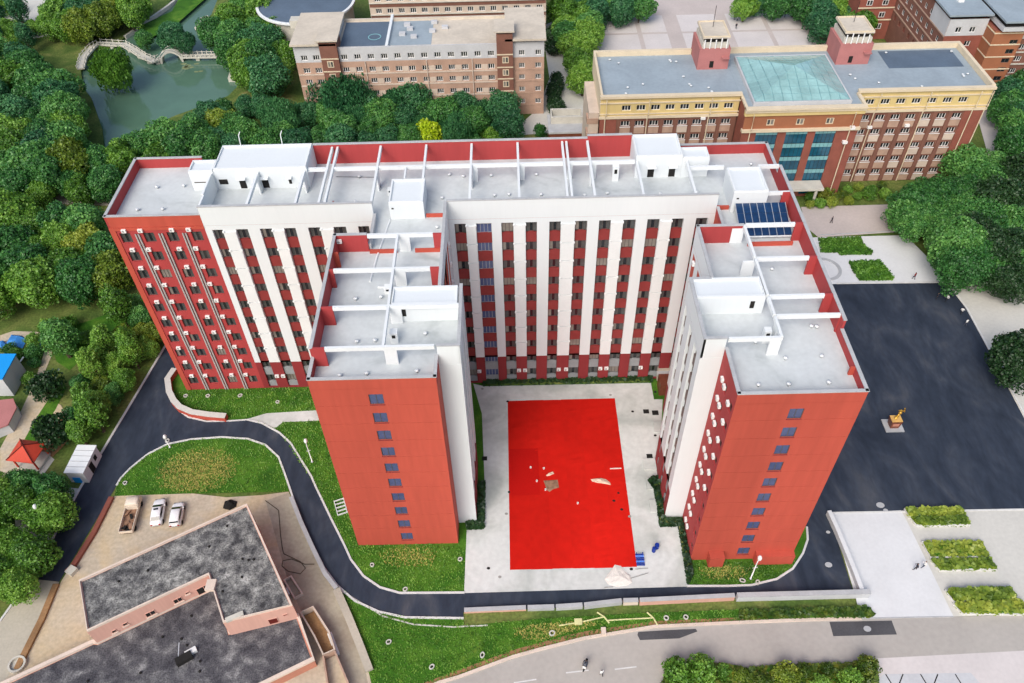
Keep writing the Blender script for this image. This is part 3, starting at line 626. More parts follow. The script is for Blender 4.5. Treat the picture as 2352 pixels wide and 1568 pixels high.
# pergola beams over the roofs
ZB = 37.4
def beam(x0,x1,y0,y1,zt=ZB,h=.55): cube('roof_beam','white_paint',DORM,x0,x1,y0,y1,zt-h,zt)
for y,a,b in ((3.45,1.7,13.9),(9.95,1.7,16.45),(16.5,.9,12.7),(23.1,4.3,12.7)): beam(a,b,y-.16,y+.16)
beam(8.05,8.35,3.62,9.78,ZB-.01); beam(8.05,8.35,10.12,16.33,ZB-.01); beam(8.05,8.35,16.67,22.93,ZB-.01)
for x in (-12.6,-6.1): beam(x-.16,x+.16,29.98,37.5)
for x in (4.1,17.25,23.9,34.0): beam(x-.16,x+.16,29.98,43.33)
beam(10.55,10.85,35.05,43.33); beam(40.35,40.65,29.98,37.8); beam(47.3,47.6,29.98,37.8)
for x in (-2.95,-2.15,30.35,30.95): beam(x-.15,x+.15,29.98,43.33)
for a,b in ((-5.68,-3.12),(-1.98,3.92),(4.28,10.53),(10.87,17.07),(17.43,23.72),(24.08,30.18),(31.12,33.82),(34.18,40.3)): beam(a,b,37.95,38.27,ZB-.012)
beam(47.62,52.4,36.05,36.4,ZB-.01); beam(8.0,8.25,35.3,37.93,ZB-.1,.4)
for y,a,b in ((3.45,46.55,52.3),(6.85,52.62,59.9),(10.1,52.62,59.0),(16.8,52.62,59.0),(23.35,52.65,58.95)): beam(a,b,y-.16,y+.16)
for a,b in ((3.45,6.68),(7.02,9.93),(10.27,16.63),(16.97,23.17)): beam(52.3,52.6,a,b,ZB-.011)
beam(57.1,60.02,29.9,30.15); beam(57.1,60.02,36.0,36.3)
# fins that carry the beams
def fin(x0,x1,y0,y1,mat='white_paint',z1=ZB-.56): cube('fin_wall',mat,DORM,x0,x1,y0,y1,ZR,z1)
for y in (3.4,9.9): fin(.27,1.69,y-.13,y+.13,'crimson_wall',ZB-.01)
for y in (16.45,): fin(.27,.88,y-.13,y+.13,'crimson_wall',ZB-.01)
for y in (3.45,9.95,16.5,23.1): fin(8.25,9.65,y-.12,y+.12)
for y in (16.5,23.0): fin(12.72,13.88,y-.12,y+.12,'crimson_wall',ZB-.02)
fin(.27,.9,20.1,20.35,'red_wall',36.9)
for y in (6.85,): fin(59.91,60.03,y-.13,y+.13,'crimson_wall',ZB-.02)
for y in (10.1,16.8,23.35,30.02): fin(59.02,60.03,y-.13,y+.13,'crimson_wall',ZB-.02)
fin(59.5,60.03,.1,.35,'red_wall',35.7); fin(51.2,52.5,3.33,3.57); fin(52.35,52.55,5.0,6.2)
for y in (16.8,23.2): fin(51.0,52.55,y-.12,y+.12)
for x in (4.1,17.25,23.9,34.0,-12.6,-6.1): fin(x-.12,x+.12,36.2,37.9)
for x in (17.25,23.9,30.65,34.0): fin(x+.2,x+.9,38.0,38.2,'white_paint',ZB-.57)
fin(-19.28,-18.98,32.51,37.5,'white_paint',ZB); fin(-1.9,-1.65,30.0,33.2,'pink_render',35.3)
cube('expansion_wall','white_paint',DORM,-2.78,-2.32,30.6,31.3,ZR,ZB-.6); cube('expansion_wall','white_paint',DORM,30.52,30.78,30.6,33.0,ZR,ZB-.6)
# low red upstands inside the roof
for a,b,c,d in ((4.3,7.9,22.7,22.95),(10.2,13.9,22.7,22.95),(11.2,14.0,30.0,30.2),(50.6,52.3,30.1,30.4),(53.2,59.0,22.3,22.6)): cube('upstand','red_wall',DORM,a,b,c,d,ZR,ZR+.55)
# stair and lift houses on the roof
def house(x0,x1,y0,y1,zt,holes=()):
    cube('roof_house','white_wall',DORM,x0,x1,y0,y1,ZR+.002,zt-.25)
    MB().strip([(x0+.15,y0+.15),(x1-.15,y0+.15),(x1-.15,y1-.15),(x0+.15,y1-.15)],.3,zt-.25,zt,True).build('roof_house_rim','white_paint',DORM)
    for hx,hw,hz,hh in holes:
        cube('doorway','dark',DORM,hx,hx+hw,y0-.03,y0+.05,ZR+hz,ZR+hz+hh); cube('canopy','white_paint',DORM,hx-.2,hx+hw+.2,y0-.75,y0-.003,ZR+hz+hh+.12,ZR+hz+hh+.24)
house(-18.8,-5.7,37.6,43.45,38.0,((-15.6,.9,.1,1.7),(-12.4,.9,.1,1.7),(-8.6,.4,.7,1.1))); house(-22.3,-18.82,37.5,40.2,37.8,())
cube('louvre_slot','frame_dark',DORM,-21.9,-20.2,37.46,37.55,ZR+1.3,ZR+1.45)
cube('doorway','dark',DORM,-18.4,-17.2,37.55,37.62,ZR+.9,ZR+1.7)
house(6.4,11.05,29.78,35.0,37.4); cube('vent_hole','dark',DORM,6.7,7.0,29.74,29.80,36.2,36.4)
house(40.4,46.9,37.9,43.35,38.2,((42.2,.9,.1,1.7),(45.2,.9,.1,1.7))); house(46.92,50.7,37.85,40.4,37.8)
house(52.4,57.0,29.6,35.1,37.9); cube('vent_hole','dark',DORM,52.9,53.2,29.56,29.62,36.6,36.8)
house(8.45,16.3,10.13,13.2,37.35); cube('doorway','dark',DORM,9.5,10.1,10.08,10.15,ZR+.9,ZR+2.0)
house(44.1,52.25,10.1,13.45,37.35); cube('doorway','dark',DORM,50.6,51.1,10.05,10.12,ZR+.9,ZR+2.0)
# chimneys and small roof fittings
for (x,y,s,h) in ((37.6,37.7,.45,2.3),(8.9,7.0,.45,1.6),(51.6,5.6,.4,1.9),(5.9,35.6,.4,.9),(7.4,15.4,.45,.9)):
    cube('chimney','white_paint',DORM,x-s,x+s,y-s,y+s,ZR,ZR+h); cube('chimney_vent','dark',DORM,x-.2,x+.2,y-s-.03,y-s+.03,ZR+h*.55,ZR+h*.85)
_vm = MB().lathe([(.13,0),(.13,.28),(.24,.30),(.24,.40),(.05,.46)],(0,0,0),8).mesh('roof_vent','white_paint',True)
def rv(x,y): obj('roof_vent',_vm,DORM,(x-DL[0],y-DL[1],ZR))
for x,y in ((-27.8,38.2),(-24,38.4),(-29,33),(-25.5,33),(-16,33),(-9,33.2),(1.2,33.5),(1,39.5),(13.2,34),(16,39),(14,39.5),(20.5,34.3),(20,39),(22.5,34.4),(27,34.2),(26.5,39),(36.2,34.1),(33,33.8),(43.5,33.6),(48.6,33.8),(52.5,40),(57.5,40.2),(12.8,27.5),
            (4.5,6.8),(6.6,6.9),(3.2,1.6),(6.2,1.8),(11.8,2.0),(3.5,14.0),(6.6,14.2),(12.4,7.8),(46.2,5.0),(50.4,5.2),(49.3,-1.2),(52.6,-1.2),(57,-1.1),(53.2,2.6),(57.3,2.8),(56.2,12.6),(57.4,7.5),(55.2,17.6),(58,7.4)): rv(x,y)
MB().tube([(-1.9,38.0,35.9),(4,37.9,35.7),(4.3,37,34.6)],.04,5).build('cable','dark',DORM); MB().tube([(4.9,17.2,34.56),(5.3,22,34.56),(6.3,29.6,34.56)],.14,6).build('roof_pipe','white_paint',DORM)
MB().tube([(6.0,16.2,34.56),(8,16.0,34.56)],.14,6).build('roof_pipe','white_paint',DORM)
for x,y in ((-16,43.2),(-10,43.2)): MB().tube([(x,y,38),(x,y+.3,39.5),(x+.25,y+.5,40)],.07,6).build('vent_pipe','white_paint',DORM)
# satellite dish, things standing on the roof
o = MB().lathe([(.05,0),(.28,.06),(.5,.2),(.55,.26)],(0,0,0),14).build('satellite_dish','ac_white'); o.location = (39.0,31.0,ZR+.2); o.rotation_euler = (-.5,.3,0); tag(o,'white satellite dish on the roof above the courtyard facade','satellite dish')
# courtyard side entrance porches of the right tower
p = G(1522,880); cube('entrance_canopy','old_concrete',DORM,p.x-.9,p.x+1.2,p.y+.6,p.y+2.6,0,2.6); cube('entrance_canopy','granite_brown',DORM,p.x-1.0,p.x+1.2,p.y-2.6,p.y-.2,0,2.6)
cube('entrance_roof','grey_cap',DORM,p.x-1.2,p.x+1.4,p.y-.19,p.y+.59,2.3,2.45)
for y in (19.5,12.5,9.0,5.2): cube('entry_step','court_concrete',DORM,41.9 if y < 14 else 44.4,43.78 if y < 14 else 46.3,y-1.0,y+1.0,.03,.35)
# AC boxes hung on the walls
_am = MB().box(-.36,.36,-.34,0,0,.58).mesh('casing','ac_white'); _gm = MB().lathe([(.2,0),(.2,.012)],(0,0,0),10).mesh('fan_grille','ac_grille')
_bm = MB().box(-.3,.3,-.32,.02,-.06,-.003).mesh('bracket','pipe_grey')
def ac(x,y,z,ang,label,group):
    t = thing('air_conditioner',label,'air conditioner',(x,y,z),ang,group)
    t.scale = (.88,.88,.88); obj('casing',_am,t); g = obj('fan_grille',_gm,t,(-.08,-.345,.29)); g.rotation_euler = (math.pi/2,0,0); obj('bracket',_bm,t); return t
for k in range(10):
    for c,x in enumerate((-30.15,-27.9,-23.6,-21.3)):
        ac(x,29.66,ztop(k)+.38,0,f'white air conditioner, left red wall, {ORD[9-k]} row down, {ORD[c]} from the left','air conditioners on the left red wall')
for c,x in enumerate((16.9,23.4,24.4,29.9,31.1,36.7,37.7,43.3)):
    ac(x,29.66,2.85,0,f'white air conditioner low on the courtyard back wall, {ORD[c]} from the left','air conditioners low on the courtyard wall')
for c,x in enumerate((-16.3,-15.3)): ac(x,29.66,2.85,0,f'{("left","right")[c]} of two white air conditioners low beside the left tower','air conditioners low on the left wing')
for k in range(10):
    for c,y in enumerate((1.45,.35)):
        ac(46.36,y,ztop(k)-.75,-math.pi/2,f'{("rear","front")[c]} air conditioner of the {ORD[9-k]} pair down the right tower flank','paired air conditioners on the right tower flank')
    if k > 3: ac(46.36,-1.9,ztop(k)-.9,-math.pi/2,f'single air conditioner nearest the right tower corner, {ORD[9-k]} row down','air conditioners near the right tower edge')
for k in range(3,10):
    ac(14.2,25.9,ztop(k)-.5,math.pi/2,f'air conditioner on the left tower inner wall, {ORD[9-k]} from the top','air conditioners on the left inner wall')
    ac(46.34,21.0,ztop(k)-.5,-math.pi/2,f'air conditioner on the wall behind the right bay, {ORD[9-k]} from the top','air conditioners on the right inner wall')
ac(.62,23.1,36.2,0,'white air conditioner on the red parapet at the back of the left tower roof','air conditioners on the roof')
# solar arrays
def solar(label,x0,x1,y0,y1,n,rows,z0,z1):
    t = thing('solar_array',label,'solar panels',((x0+x1)/2,(y0+y1)/2,ZR)); w = (x1-x0)/n
    for i in range(n):
        for r in range(rows):
            ya = y0+(y1-y0)*r/rows+.03; yb = y0+(y1-y0)*(r+1)/rows-.03; za = z0+(z1-z0)*(ya-y0)/(y1-y0); zb = z0+(z1-z0)*(yb-y0)/(y1-y0)
            xa = x0+i*w+.05; xb = x0+(i+1)*w-.05; mb = MB()
            mb.add([(xa,ya,za),(xb,ya,za),(xb,yb,zb),(xa,yb,zb),(xa,ya,za-.05),(xb,ya,za-.05),(xb,yb,zb-.05),(xa,yb,zb-.05)],[(0,1,2,3),(7,6,5,4),(0,4,5,1),(1,5,6,2),(2,6,7,3),(3,7,4,0)])
            mb.build('solar_panel','solar',t)
    for i in range(n+1):
        x = x0+i*w; MB().add([(x-.04,y0,z0-.06),(x+.04,y0,z0-.06),(x+.04,y1,z1-.06),(x-.04,y1,z1-.06),(x-.04,y0,z0+.02),(x+.04,y0,z0+.02),(x+.04,y1,z1+.02),(x-.04,y1,z1+.02)],[(3,2,1,0),(4,5,6,7),(0,1,5,4),(1,2,6,5),(2,3,7,6),(3,0,4,7)]).build('rail','metal',t)
        if i%2 == 0: MB().tube([(x,y1-.2,ZR),(x,y1-.2,z1-.1)],.04,5).build('leg','metal',t); MB().tube([(x,y0+.1,ZR),(x,y0+.1,z0-.05)],.04,5).build('leg','metal',t)
    MB().tube([(x0,y0-.1,z0-.1),(x1,y0-.1,z0-.1)],.09,6).build('water_pipe','white_paint',t)
solar('larger blue solar panel array on the right roof, two rows of panels',52.8,59.5,26.4,29.5,7,2,35.0,36.0)
solar('smaller blue solar panel array on the right roof in front of the white beam',53.4,59.2,23.75,25.3,6,1,35.1,35.7)
# ------------------------------------------------------------------ the yellow and red teaching building (right)
TB = thing('teaching_building','red brick teaching building with yellow top storey, blue glass front and glass skylight','building',(78,92,0))
def tcube(n,m,*a): return cube(n,m,TB,*a)
tcube('wall','brick_brown',41,116.2,83.95,100.6,0,20.4); tcube('wall','brick_red',68.3,89.9,79.4,84.0,0,20.2)
RT = [18.0,14.55,11.3,8.0,4.85,1.7]     # sill heights from the top storey down
def teach_facade(u0,u1,cols,w):
    f = Facade(0,83.3,0); ops = [(c,c+w,z,z+1.25,.4) for c in cols for z in RT]
    mb = MB(); f.wall(mb,u0,u1,16.6,21.0,[o for o in ops if o[2] > 16.5]); mb.build('top_wall','cream_wall',TB)
    mb = MB(); f.wall(mb,u0,u1,0,16.6,[o for o in ops if o[2] < 16.5]); mb.build('wall','brick_brown',TB)
    for c in cols:
        for z in RT:
            window(f,c,z,w,1.25,.34,TB,'frame_white',3,('glass','glass_mid','glass','glass_curtain'),.10)
            if z < 16: piece('panel','peach_panel' if random.random() < .8 else 'brick_band',f,c-.12,c+w+.12,z-1.55,z-.06,-.10,-.004,TB); piece('sill','frame_white',f,c-.15,c+w+.15,z-.055,z+.0,-.2,-.004,TB)
    for c in cols:
        if c != cols[-1]: piece('pilaster','brick_brown',f,c+w+.28,c+w+.28+.62,.2,16.5,-.16,-.004,TB)
    for z0,z1,d,m in ((16.5,17.0,-.35,'cream_trim'),(17.35,17.55,-.2,'cream_trim'),(19.7,19.95,-.2,'cream_trim'),(21.0,21.5,-.6,'cream_trim')): piece('cornice',m,f,u0-.2,u1+.2,z0,z1,d,.3 if z0 > 20.5 else -.004,TB)
LC = [44.8+2.85*i for i in range(8)]; RCc = [92.3+3.03*i for i in range(7)]
teach_facade(40.6,67.6,LC,1.8); teach_facade(90.4,116.4,RCc,1.8)
f = Facade(0,83.3,0); piece('corner_pier','brick_red',f,112.6,116.4,.1,16.45,-.12,-.004,TB); piece('corner_pier','brick_red',f,40.6,43.9,.1,16.45,-.12,-.004,TB)
for x in (41.6,49.9,62.0,94.6,104.2,113.9,116.2): MB().tube([(x,83.0,.1),(x,83.0,16.5),(x+.1,82.6,17.5),(x+.1,82.6,20.8)],.11,6).build('drain_pipe','cream_trim',TB)
# centre block
f = Facade(0,78.62,0); GB = [(70.64,74.88),(76.5,80.7),(82.2,86.2)]
mb = MB(); f.wall(mb,67.8,90.3,0,16.2,[(a,b,.4,15.6,.3) for a,b in GB]); mb.build('wall','brick_red',TB)
mb = MB(); f.wall(mb,67.8,90.3,16.2,19.3,[(x,x+1.5,16.9,18.3,.2) for x in (72.2,77.9,83.6)]); mb.build('wall','rust_wall',TB)
for x in (72.2,77.9,83.6): window(f,x,16.9,1.5,1.4,.15,TB,'cream_trim',2,('glass_mid','glass_curtain'),.18)
for z0,z1,d in ((15.7,16.25,-.5),(19.2,20.0,-.35),(20.0,20.55,-.6),(20.55,20.9,-.85)): piece('cornice','cream_trim' if z0 != 19.2 else 'cream_wall',f,67.6,90.5,z0,z1,d,.4,TB)
tcube('side_wall','brick_red',67.82,68.29,78.63,83.3,0,20.3); tcube('side_wall','brick_red',89.9,90.28,78.63,83.3,0,20.3)
for a,b in GB:
    for k in range(5):
        n = 5; w_ = (b-a)/n
        for i in range(n):
            piece('pane','curtain_glass',f,a+i*w_+.04,a+(i+1)*w_-.04,.5+3.05*k,.5+3.05*k+2.05,.22,.26,TB); piece('pane','curtain_spandrel',f,a+i*w_+.03,a+(i+1)*w_-.03,.5+3.05*k+2.1,.5+3.05*k+2.95,.12,.18,TB)
    piece('mullion_backing','dark',f,a,b,.4,15.6,.28,.32,TB)
for x in (69.3,88.6): MB().tube([(x,78.3,.1),(x,78.3,15.6),(x,77.9,16.5),(x,77.9,19.8)],.11,6).build('drain_pipe','cream_trim',TB)
for x,z in ((87.9,12.8),(88.5,16.0),(94.2,13.0),(101.6,13.2),(60.5,16.0)): cube('wall_box','ac_white',TB,x,x+.9,77.9 if x < 90 and x > 68 else 82.7,78.6 if x < 90 and x > 68 else 83.2,z,z+.5)
tcube('entrance_canopy','stone_pale',66,86,75.6,78.6,3.4,3.9)
for x in (67,75.5,84.8): MB().tube([(x,76.2,0),(x,76.2,3.4)],.3,10).build('canopy_column','stone_pale',TB)
tcube('end_block','brick_band',38.6,40.55,84.6,97,0,17)
for k in range(5): tcube('end_ledge','peach_panel',38.2,40.5,84.5,86.8,1.4+3.3*k,2.6+3.3*k)
# roof with parapets
for x0,x1 in ((40.9,67.7),(90.1,116.0)): tcube('roof_slab','roof_grey',x0,x1,83.62,100.6,20.41,20.5)
tcube('roof_slab','roof_grey',67.71,90.09,79.0,100.6,20.42,20.51)
tcube('roof_patch','roof_blue',99.5,114.6,92.8,99.9,20.501,20.54); 
for n,x0,x1,y0,y1 in (('parapet',40.6,60.9,100.6,101.3),('parapet',67.3,89.1,100.6,101.3),('parapet',95.9,116.7,100.6,101.4),('parapet',40.55,41.0,83.61,100.6),('parapet',116.05,116.72,83.61,100.6)): tcube(n,'cream_trim',x0,x1,y0,y1,17,21.6)
tcube('parapet','cream_trim',67.6,68.1,78.4,83.2,20.52,20.92); tcube('parapet','cream_trim',90.0,90.6,78.4,83.2,20.52,20.92)
for k in range(40): 
    x = random.uniform(43,115); y = random.uniform(85,99)
    if not (60 < x < 69 and y > 91) and not(68.5 < x < 89) and not (88 < x < 97 and y > 91): obj('roof_vent',_vm,TB,(x-78,y-92,20.5),0,(1.1,1.1,.8))
# stair towers on the roof
for x0,x1,y0,y1 in ((61.0,67.2,94.2,101.6),(89.2,95.8,94.8,102.0)):
    tcube('stair_tower','pink_render',x0,x1,y0,y1,20.4,24.9); tcube('tower_band','stone_pale',x0+.5,x1-.5,y0+.3,y1-.3,24.9,26.0)
    tcube('tower_louvre','dark',x0+.9,x1-.9,y0+.7,y1-.7,26.0,26.9); tcube('tower_roof','roof_beige',x0+.4,x1-.4,y0+.2,y1-.2,26.9,27.2)
    MB().strip([(x0+.55,y0+.35),(x1-.55,y0+.35),(x1-.55,y1-.35),(x0+.55,y1-.35)],.3,27.2,27.4,True).build('tower_rim','cream_trim',TB)
    MB().tube([((x0+x1)/2,(y0+y1)/2+1,27.2),((x0+x1)/2,(y0+y1)/2+1,31.5)],.06,5).build('mast','dark',TB)
    for i in range(5): MB().tube([(x0+.8+i*1.1,y0-.1,25.0),(x0+.8+i*1.1,y0-.1,26.8+.3*(i%2))],.13,6).build('antenna','ac_white',TB)
    tcube('door_canopy','pink_render',x1-1.6,x1-.1,y0-.8,y0-.003,23.0,23.2); tcube('doorway','dark',x0+2.4,x0+3.2,y0-.04,y0+.04,20.9,22.3)
# skylight: hipped glass roof of framed panes
SX0,SX1,SY0,SY1 = 69.6,87.6,80.0,97.5
def sz(x,y): return 21.3+2.6*min(1,min(x-SX0,SX1-x)/9.0,min(y-SY0,SY1-y)/8.7)
n = 10
for i in range(n):
    for j in range(n):
        xa,xb = SX0+(SX1-SX0)*i/n+.06, SX0+(SX1-SX0)*(i+1)/n-.06; ya,yb = SY0+(SY1-SY0)*j/n+.06, SY0+(SY1-SY0)*(j+1)/n-.06
        q = [(xa,ya),(xb,ya),(xb,yb),(xa,yb)]; mb = MB(); P = [(x,y,sz(x,y)) for x,y in q]
        if i == j or i == n-1-j:      # panes on the hip lines fold along the diagonal
            k = 0 if i == j else 1
            mb.add(P,[(0,1,2),(0,2,3)] if k == 0 else [(0,1,3),(1,2,3)])
        else: mb.add(P,[(0,1,2,3)])
        mb.build('skylight_pane','skylight',TB)
for i in range(n+1):
    x = SX0+(SX1-SX0)*i/n; y = SY0+(SY1-SY0)*i/n
    MB().tube([(x,SY0+(SY1-SY0)*t/10,sz(min(max(x,SX0),SX1),SY0+(SY1-SY0)*t/10)-.03) for t in range(11)],.05,4).build('glazing_bar','curtain_spandrel',TB)
    MB().tube([(SX0+(SX1-SX0)*t/10,y,sz(SX0+(SX1-SX0)*t/10,y)-.03) for t in range(11)],.05,4).build('glazing_bar','curtain_spandrel',TB)
MB().strip([(SX0-.2,SY0-.2),(SX1+.2,SY0-.2),(SX1+.2,SY1+.2),(SX0-.2,SY1+.2)],.4,20.5,21.35,True).build('skylight_kerb','grey_wall',TB)
# gatehouse between the buildings
GH = thing('gatehouse','small brown flat-roofed gatehouse with white frame between brick building and dormitory','building',(37,66,0))
p0 = G(1302,285,5)
cube('wall','granite_brown',GH,p0.x-4,p0.x+4,p0.y-3,p0.y+4,0,4.6); cube('roof_slab','grey_cap',GH,p0.x-4.2,p0.x+4.2,p0.y-3.2,p0.y+4.2,4.6,5.0)
MB().strip([(p0.x-3.4,p0.y+.5),(p0.x+3.4,p0.y+.5),(p0.x+3.4,p0.y+3.8),(p0.x-3.4,p0.y+3.8)],.5,5.0,6.6,True).build('roof_frame','stone_pale',GH)
cube('window','ac_white',GH,p0.x-.6,p0.x+.7,p0.y-3.06,p0.y-2.9,1.6,3.0)

# ------------------------------------------------------------------ brick block beyond the trees (upper middle)
BB = thing('brick_building','brown brick building with beige roof, white top storey and two overhanging roof ends','building',(3,121,0))
def bcube(n,m,*a): return cube(n,m,BB,*a)
bcube('wall','brick_pale',-24.9,30.9,113.8,127.6,0,16.6)
f = Facade(0,113.2,0); BC = [-14.65+2.99*i for i in range(12)]; LB = [-23.6,-20.9]; RB = [25.2,28.9]
ALL = BC+LB+RB; ZS = [14.78,11.75,8.95,5.9,2.8]
ops = [(c,c+(1.5 if c < 25 else 1.35),z,z+1.25,.3) for c in ALL for z in ZS]
mb = MB(); f.wall(mb,-24.9,30.9,14.35,17.4,[o for o in ops if o[2] > 14]); mb.build('top_wall','grey_wall',BB)
mb = MB(); f.wall(mb,-24.9,30.9,0,14.35,[o for o in ops if o[2] < 14]); mb.build('wall','brick_pale',BB)
for c in ALL:
    for z in ZS: window(f,c,z,1.5 if c < 25 else 1.35,1.25,.24,BB,'frame_white',3,('glass','glass','glass_mid','glass_curtain'),.12)
for z in ZS[1:]:
    for i in range(0,11,2):
        if z < 12: piece('panel','brick_band',f,BC[i]+1.6,BC[i]+2.9,z,z+1.2,-.04,-.003,BB)
    piece('band','brick_band',f,-24.8,-19.0,z-.5,z-.15,-.1,-.003,BB); piece('band','brick_band',f,-14.9,20.3,z-.5,z-.15,-.1,-.003,BB); piece('band','peach_panel',f,24.2,30.9,z-.5,z-.15,-.1,-.003,BB)
for x0,x1,zt in ((-18.9,-15.0,19.2),(20.3,23.9,20.3)):
    bcube('stair_tower','brick_brown',x0,x1,112.2,117.5,0,zt); bcube('tower_roof','roof_beige',x0-.5,x1+.4,111.8,118,zt+.5,zt+.8); bcube('tower_louvre','dark',x0+.4,x1-.4,112.6,117.3,zt,zt+.5)
    ft = Facade(0,112.2,0)
    for z in ZS: window(ft,x0+1.2,z-1.2,1.4,1.5,-.02,BB,'cream_trim',2,('glass_curtain','glass_mid'),.16); piece('band','cream_trim',ft,x0,x1,z+.7,z+.95,-.1,-.003,BB)
for x0,x1 in ((-24.9,-15.5),(22.6,30.9)):
    bcube('roof_end','grey_wall',x0,x1,113.25,127.4,16.6,17.9); bcube('roof_gap','dark',x0+.6,x1-.6,113.8,126.8,17.9,18.6); bcube('overhanging_roof','roof_beige',x0-.4,x1+.4,112.2,128.0,18.6,19.1)
bcube('roof_slab','roof_beige',-15.4,22.5,113.5,127.4,16.61,16.9); bcube('roof_membrane','roof_blue',-14.9,-4.6,115.2,127.0,16.901,16.96); bcube('roof_membrane','roof_grey',-3.9,5.6,115.2,127.0,16.901,16.95)
bcube('roof_divider','white_paint',-4.55,-3.95,114.0,129.5,16.9,17.6); bcube('parapet','grey_wall',-15.4,22.5,113.21,113.5,17.39,17.7); bcube('parapet','roof_beige',-15.4,22.5,127.4,127.8,16.0,17.5)
o = MB().lathe([(1.5,0),(1.5,.06),(1.3,.06),(1.3,0)],(-7.5,119.4,16.96),24,caps=False).build('roof_ring','curtain_spandrel',BB)
for x,y in ((-1.2,120),(.4,122.5),(8.4,122.8),(1.5,118.6),(-.4,124.6),(5.8,125.5),(5.6,121.2)): bcube('roof_box','grey_wall',x-.7,x+.7,y-.5,y+.5,16.95,17.6)
for x in (-9.4,4.4,14.7): MB().tube([(x,113.0,0),(x,113.0,14.3)],.12,6).build('drain_pipe','brick_band',BB)
bcube('water_tank','stone_pale',-27.5,-24.0,124.5,127.0,17.0,18.8)
# a second brick block behind it
B2 = thing('brick_building','long brick building at the top edge behind the beige-roofed block','building',(10,156,0))
cube('wall','brick_brown',B2,-13,33,151.0,164,0,13); f = Facade(0,150.5,0); cols = [-11.5+3*i for i in range(15)]
mb = MB(); f.wall(mb,-13,33,0,14.2,[(c,c+1.6,z,z+1.3,.3) for c in cols for z in (2,5.1,8.2,11.3)]); mb.build('wall','brick_band',B2)
for c in cols:
    for z in (5.1,8.2,11.3): window(f,c,z,1.6,1.3,.24,B2,'frame_white',3,('glass','glass','glass_mid','glass_curtain'),.12)
for z in (4.0,7.1,10.2): piece('band','brick_brown',f,-12.9,32.9,z-.3,z+.6,-.06,-.003,B2)
for z in (4.7,7.8,10.9,13.2): piece('cornice','stone_pale',f,-13,33,z,z+.2,-.3,-.003,B2)
cube('roof_slab','roof_beige',B2,-13.3,33.3,150.2,164.5,14.2,14.6)
# round hall
c = G(702,2,9); RH = thing('round_hall','round hall with a flat blue-grey roof and white rim behind the pond trees','building',(c.x,c.y,0))
MB().lathe([(12.2,0),(12.2,8.4)],(c.x,c.y,0),48).build('wall','stone_pale',RH); MB().lathe([(13.2,0),(13.2,.5),(12.5,.5),(12.5,.0)],(c.x,c.y,8.4),48).build('roof_rim','white_paint',RH); MB().lathe([(12.49,0),(12.4,.22),(0.1,.35)],(c.x,c.y,8.45),48).build('roof_slab','roof_blue',RH)
# ------------------------------------------------------------------ brick campus block, upper right corner
CB = thing('campus_block','orange brick campus block with grey flat roofs in the upper right corner','building',(135,125,0))
def ccube(n,m,*a): return cube(n,m,CB,*a)
ccube('wall','brick_red',123.0,131.4,118.8,150,0,14.3); ccube('wall','brick_red',131.45,138,114.6,150,0,17); ccube('wall','brick_brown',138.02,175,116.6,150,0,14.3)
f = Facade(0,118.2,0); cols = [124.6,127.8]
mb = MB(); f.wall(mb,122.6,131.4,14.3,18.2,[(c,c+1.4,15.0,16.4,.3) for c in cols]); mb.build('top_wall','grey_wall',CB)
mb = MB(); f.wall(mb,122.6,131.4,0,14.3,[(c,c+1.4,z,z+1.3,.3) for c in cols for z in (11.7,8.8,5.8)]); mb.build('wall','brick_red',CB)
for c in cols:
    for z in (15.0,11.7,8.8,5.8): window(f,c,z,1.4,1.3,.24,CB,'frame_white',2,('glass','glass_mid','glass'),.12)
f2 = Facade(122.6,118.2+32,-math.pi/2)
mb = MB(); cs = [2+3.3*i for i in range(9)]; f2.wall(mb,0,32,0,18.2,[(c,c+1.5,z,z+1.3,.3) for c in cs for z in (5.8,8.8,11.7,15.0)]); mb.build('side_wall','brick_brown',CB)
for c in cs:
    for z in (8.8,11.7,15.0): window(f2,c,z,1.5,1.3,.24,CB,'frame_white',2,('glass','glass_mid','glass_curtain'),.12)
for z in (7.8,10.8,14.0): piece('band','peach_panel',f2,0,32,z,z+.3,-.15,-.003,CB)
piece('top_band','grey_wall',f2,23,31.9,14.3,18.15,-.08,-.003,CB)
ccube('roof_gap','dark',123.2,131.0,118.8,149,18.2,19.0); ccube('overhanging_roof','roof_grey',121.9,131.8,117.6,150.5,19.0,19.4)
f3 = Facade(131.42,118.2,-math.pi/2); 
f4 = Facade(0,114.0,0); mb = MB(); f4.wall(mb,131.42,138,0,17.2,[(135.5,137.3,z,z+1.1,.3) for z in (14,11.8,9.6,7.4,5.2)]); mb.build('stair_wall','rust_wall',CB)
for z in (14,11.8,9.6,7.4,5.2): window(f4,135.5,z,1.8,1.1,.2,CB,'frame_dark',2,('glass','glass'),.1)
ccube('stair_side','rust_wall',131.40,131.44,114.01,118.19,0,17.2)
for z in (16.6,13.9,11.0,8.0): ccube('band','cream_trim',131.3,138.1,113.9,118.25,z,z+.25)
ccube('stair_top','grey_wall',132.2,141,112.9,121,17.6,18.4); ccube('roof_gap','dark',132.8,140.5,113.5,121,18.4,19.6); ccube('overhanging_roof','roof_grey',132.0,143,112.6,140,19.6,20.0)
f5 = Facade(0,116,0); cols = [139.6+3.1*i for i in range(8)]
mb = MB(); f5.wall(mb,138.02,170,14.3,18,[(c,c+1.6,15,16.3,.3) for c in cols]); mb.build('top_wall','grey_wall',CB)
mb = MB(); f5.wall(mb,138.02,170,0,14.3,[(c,c+1.6,z,z+1.3,.3) for c in cols for z in (11.7,8.8,5.8,2.8)]); mb.build('wall','brick_brown',CB)
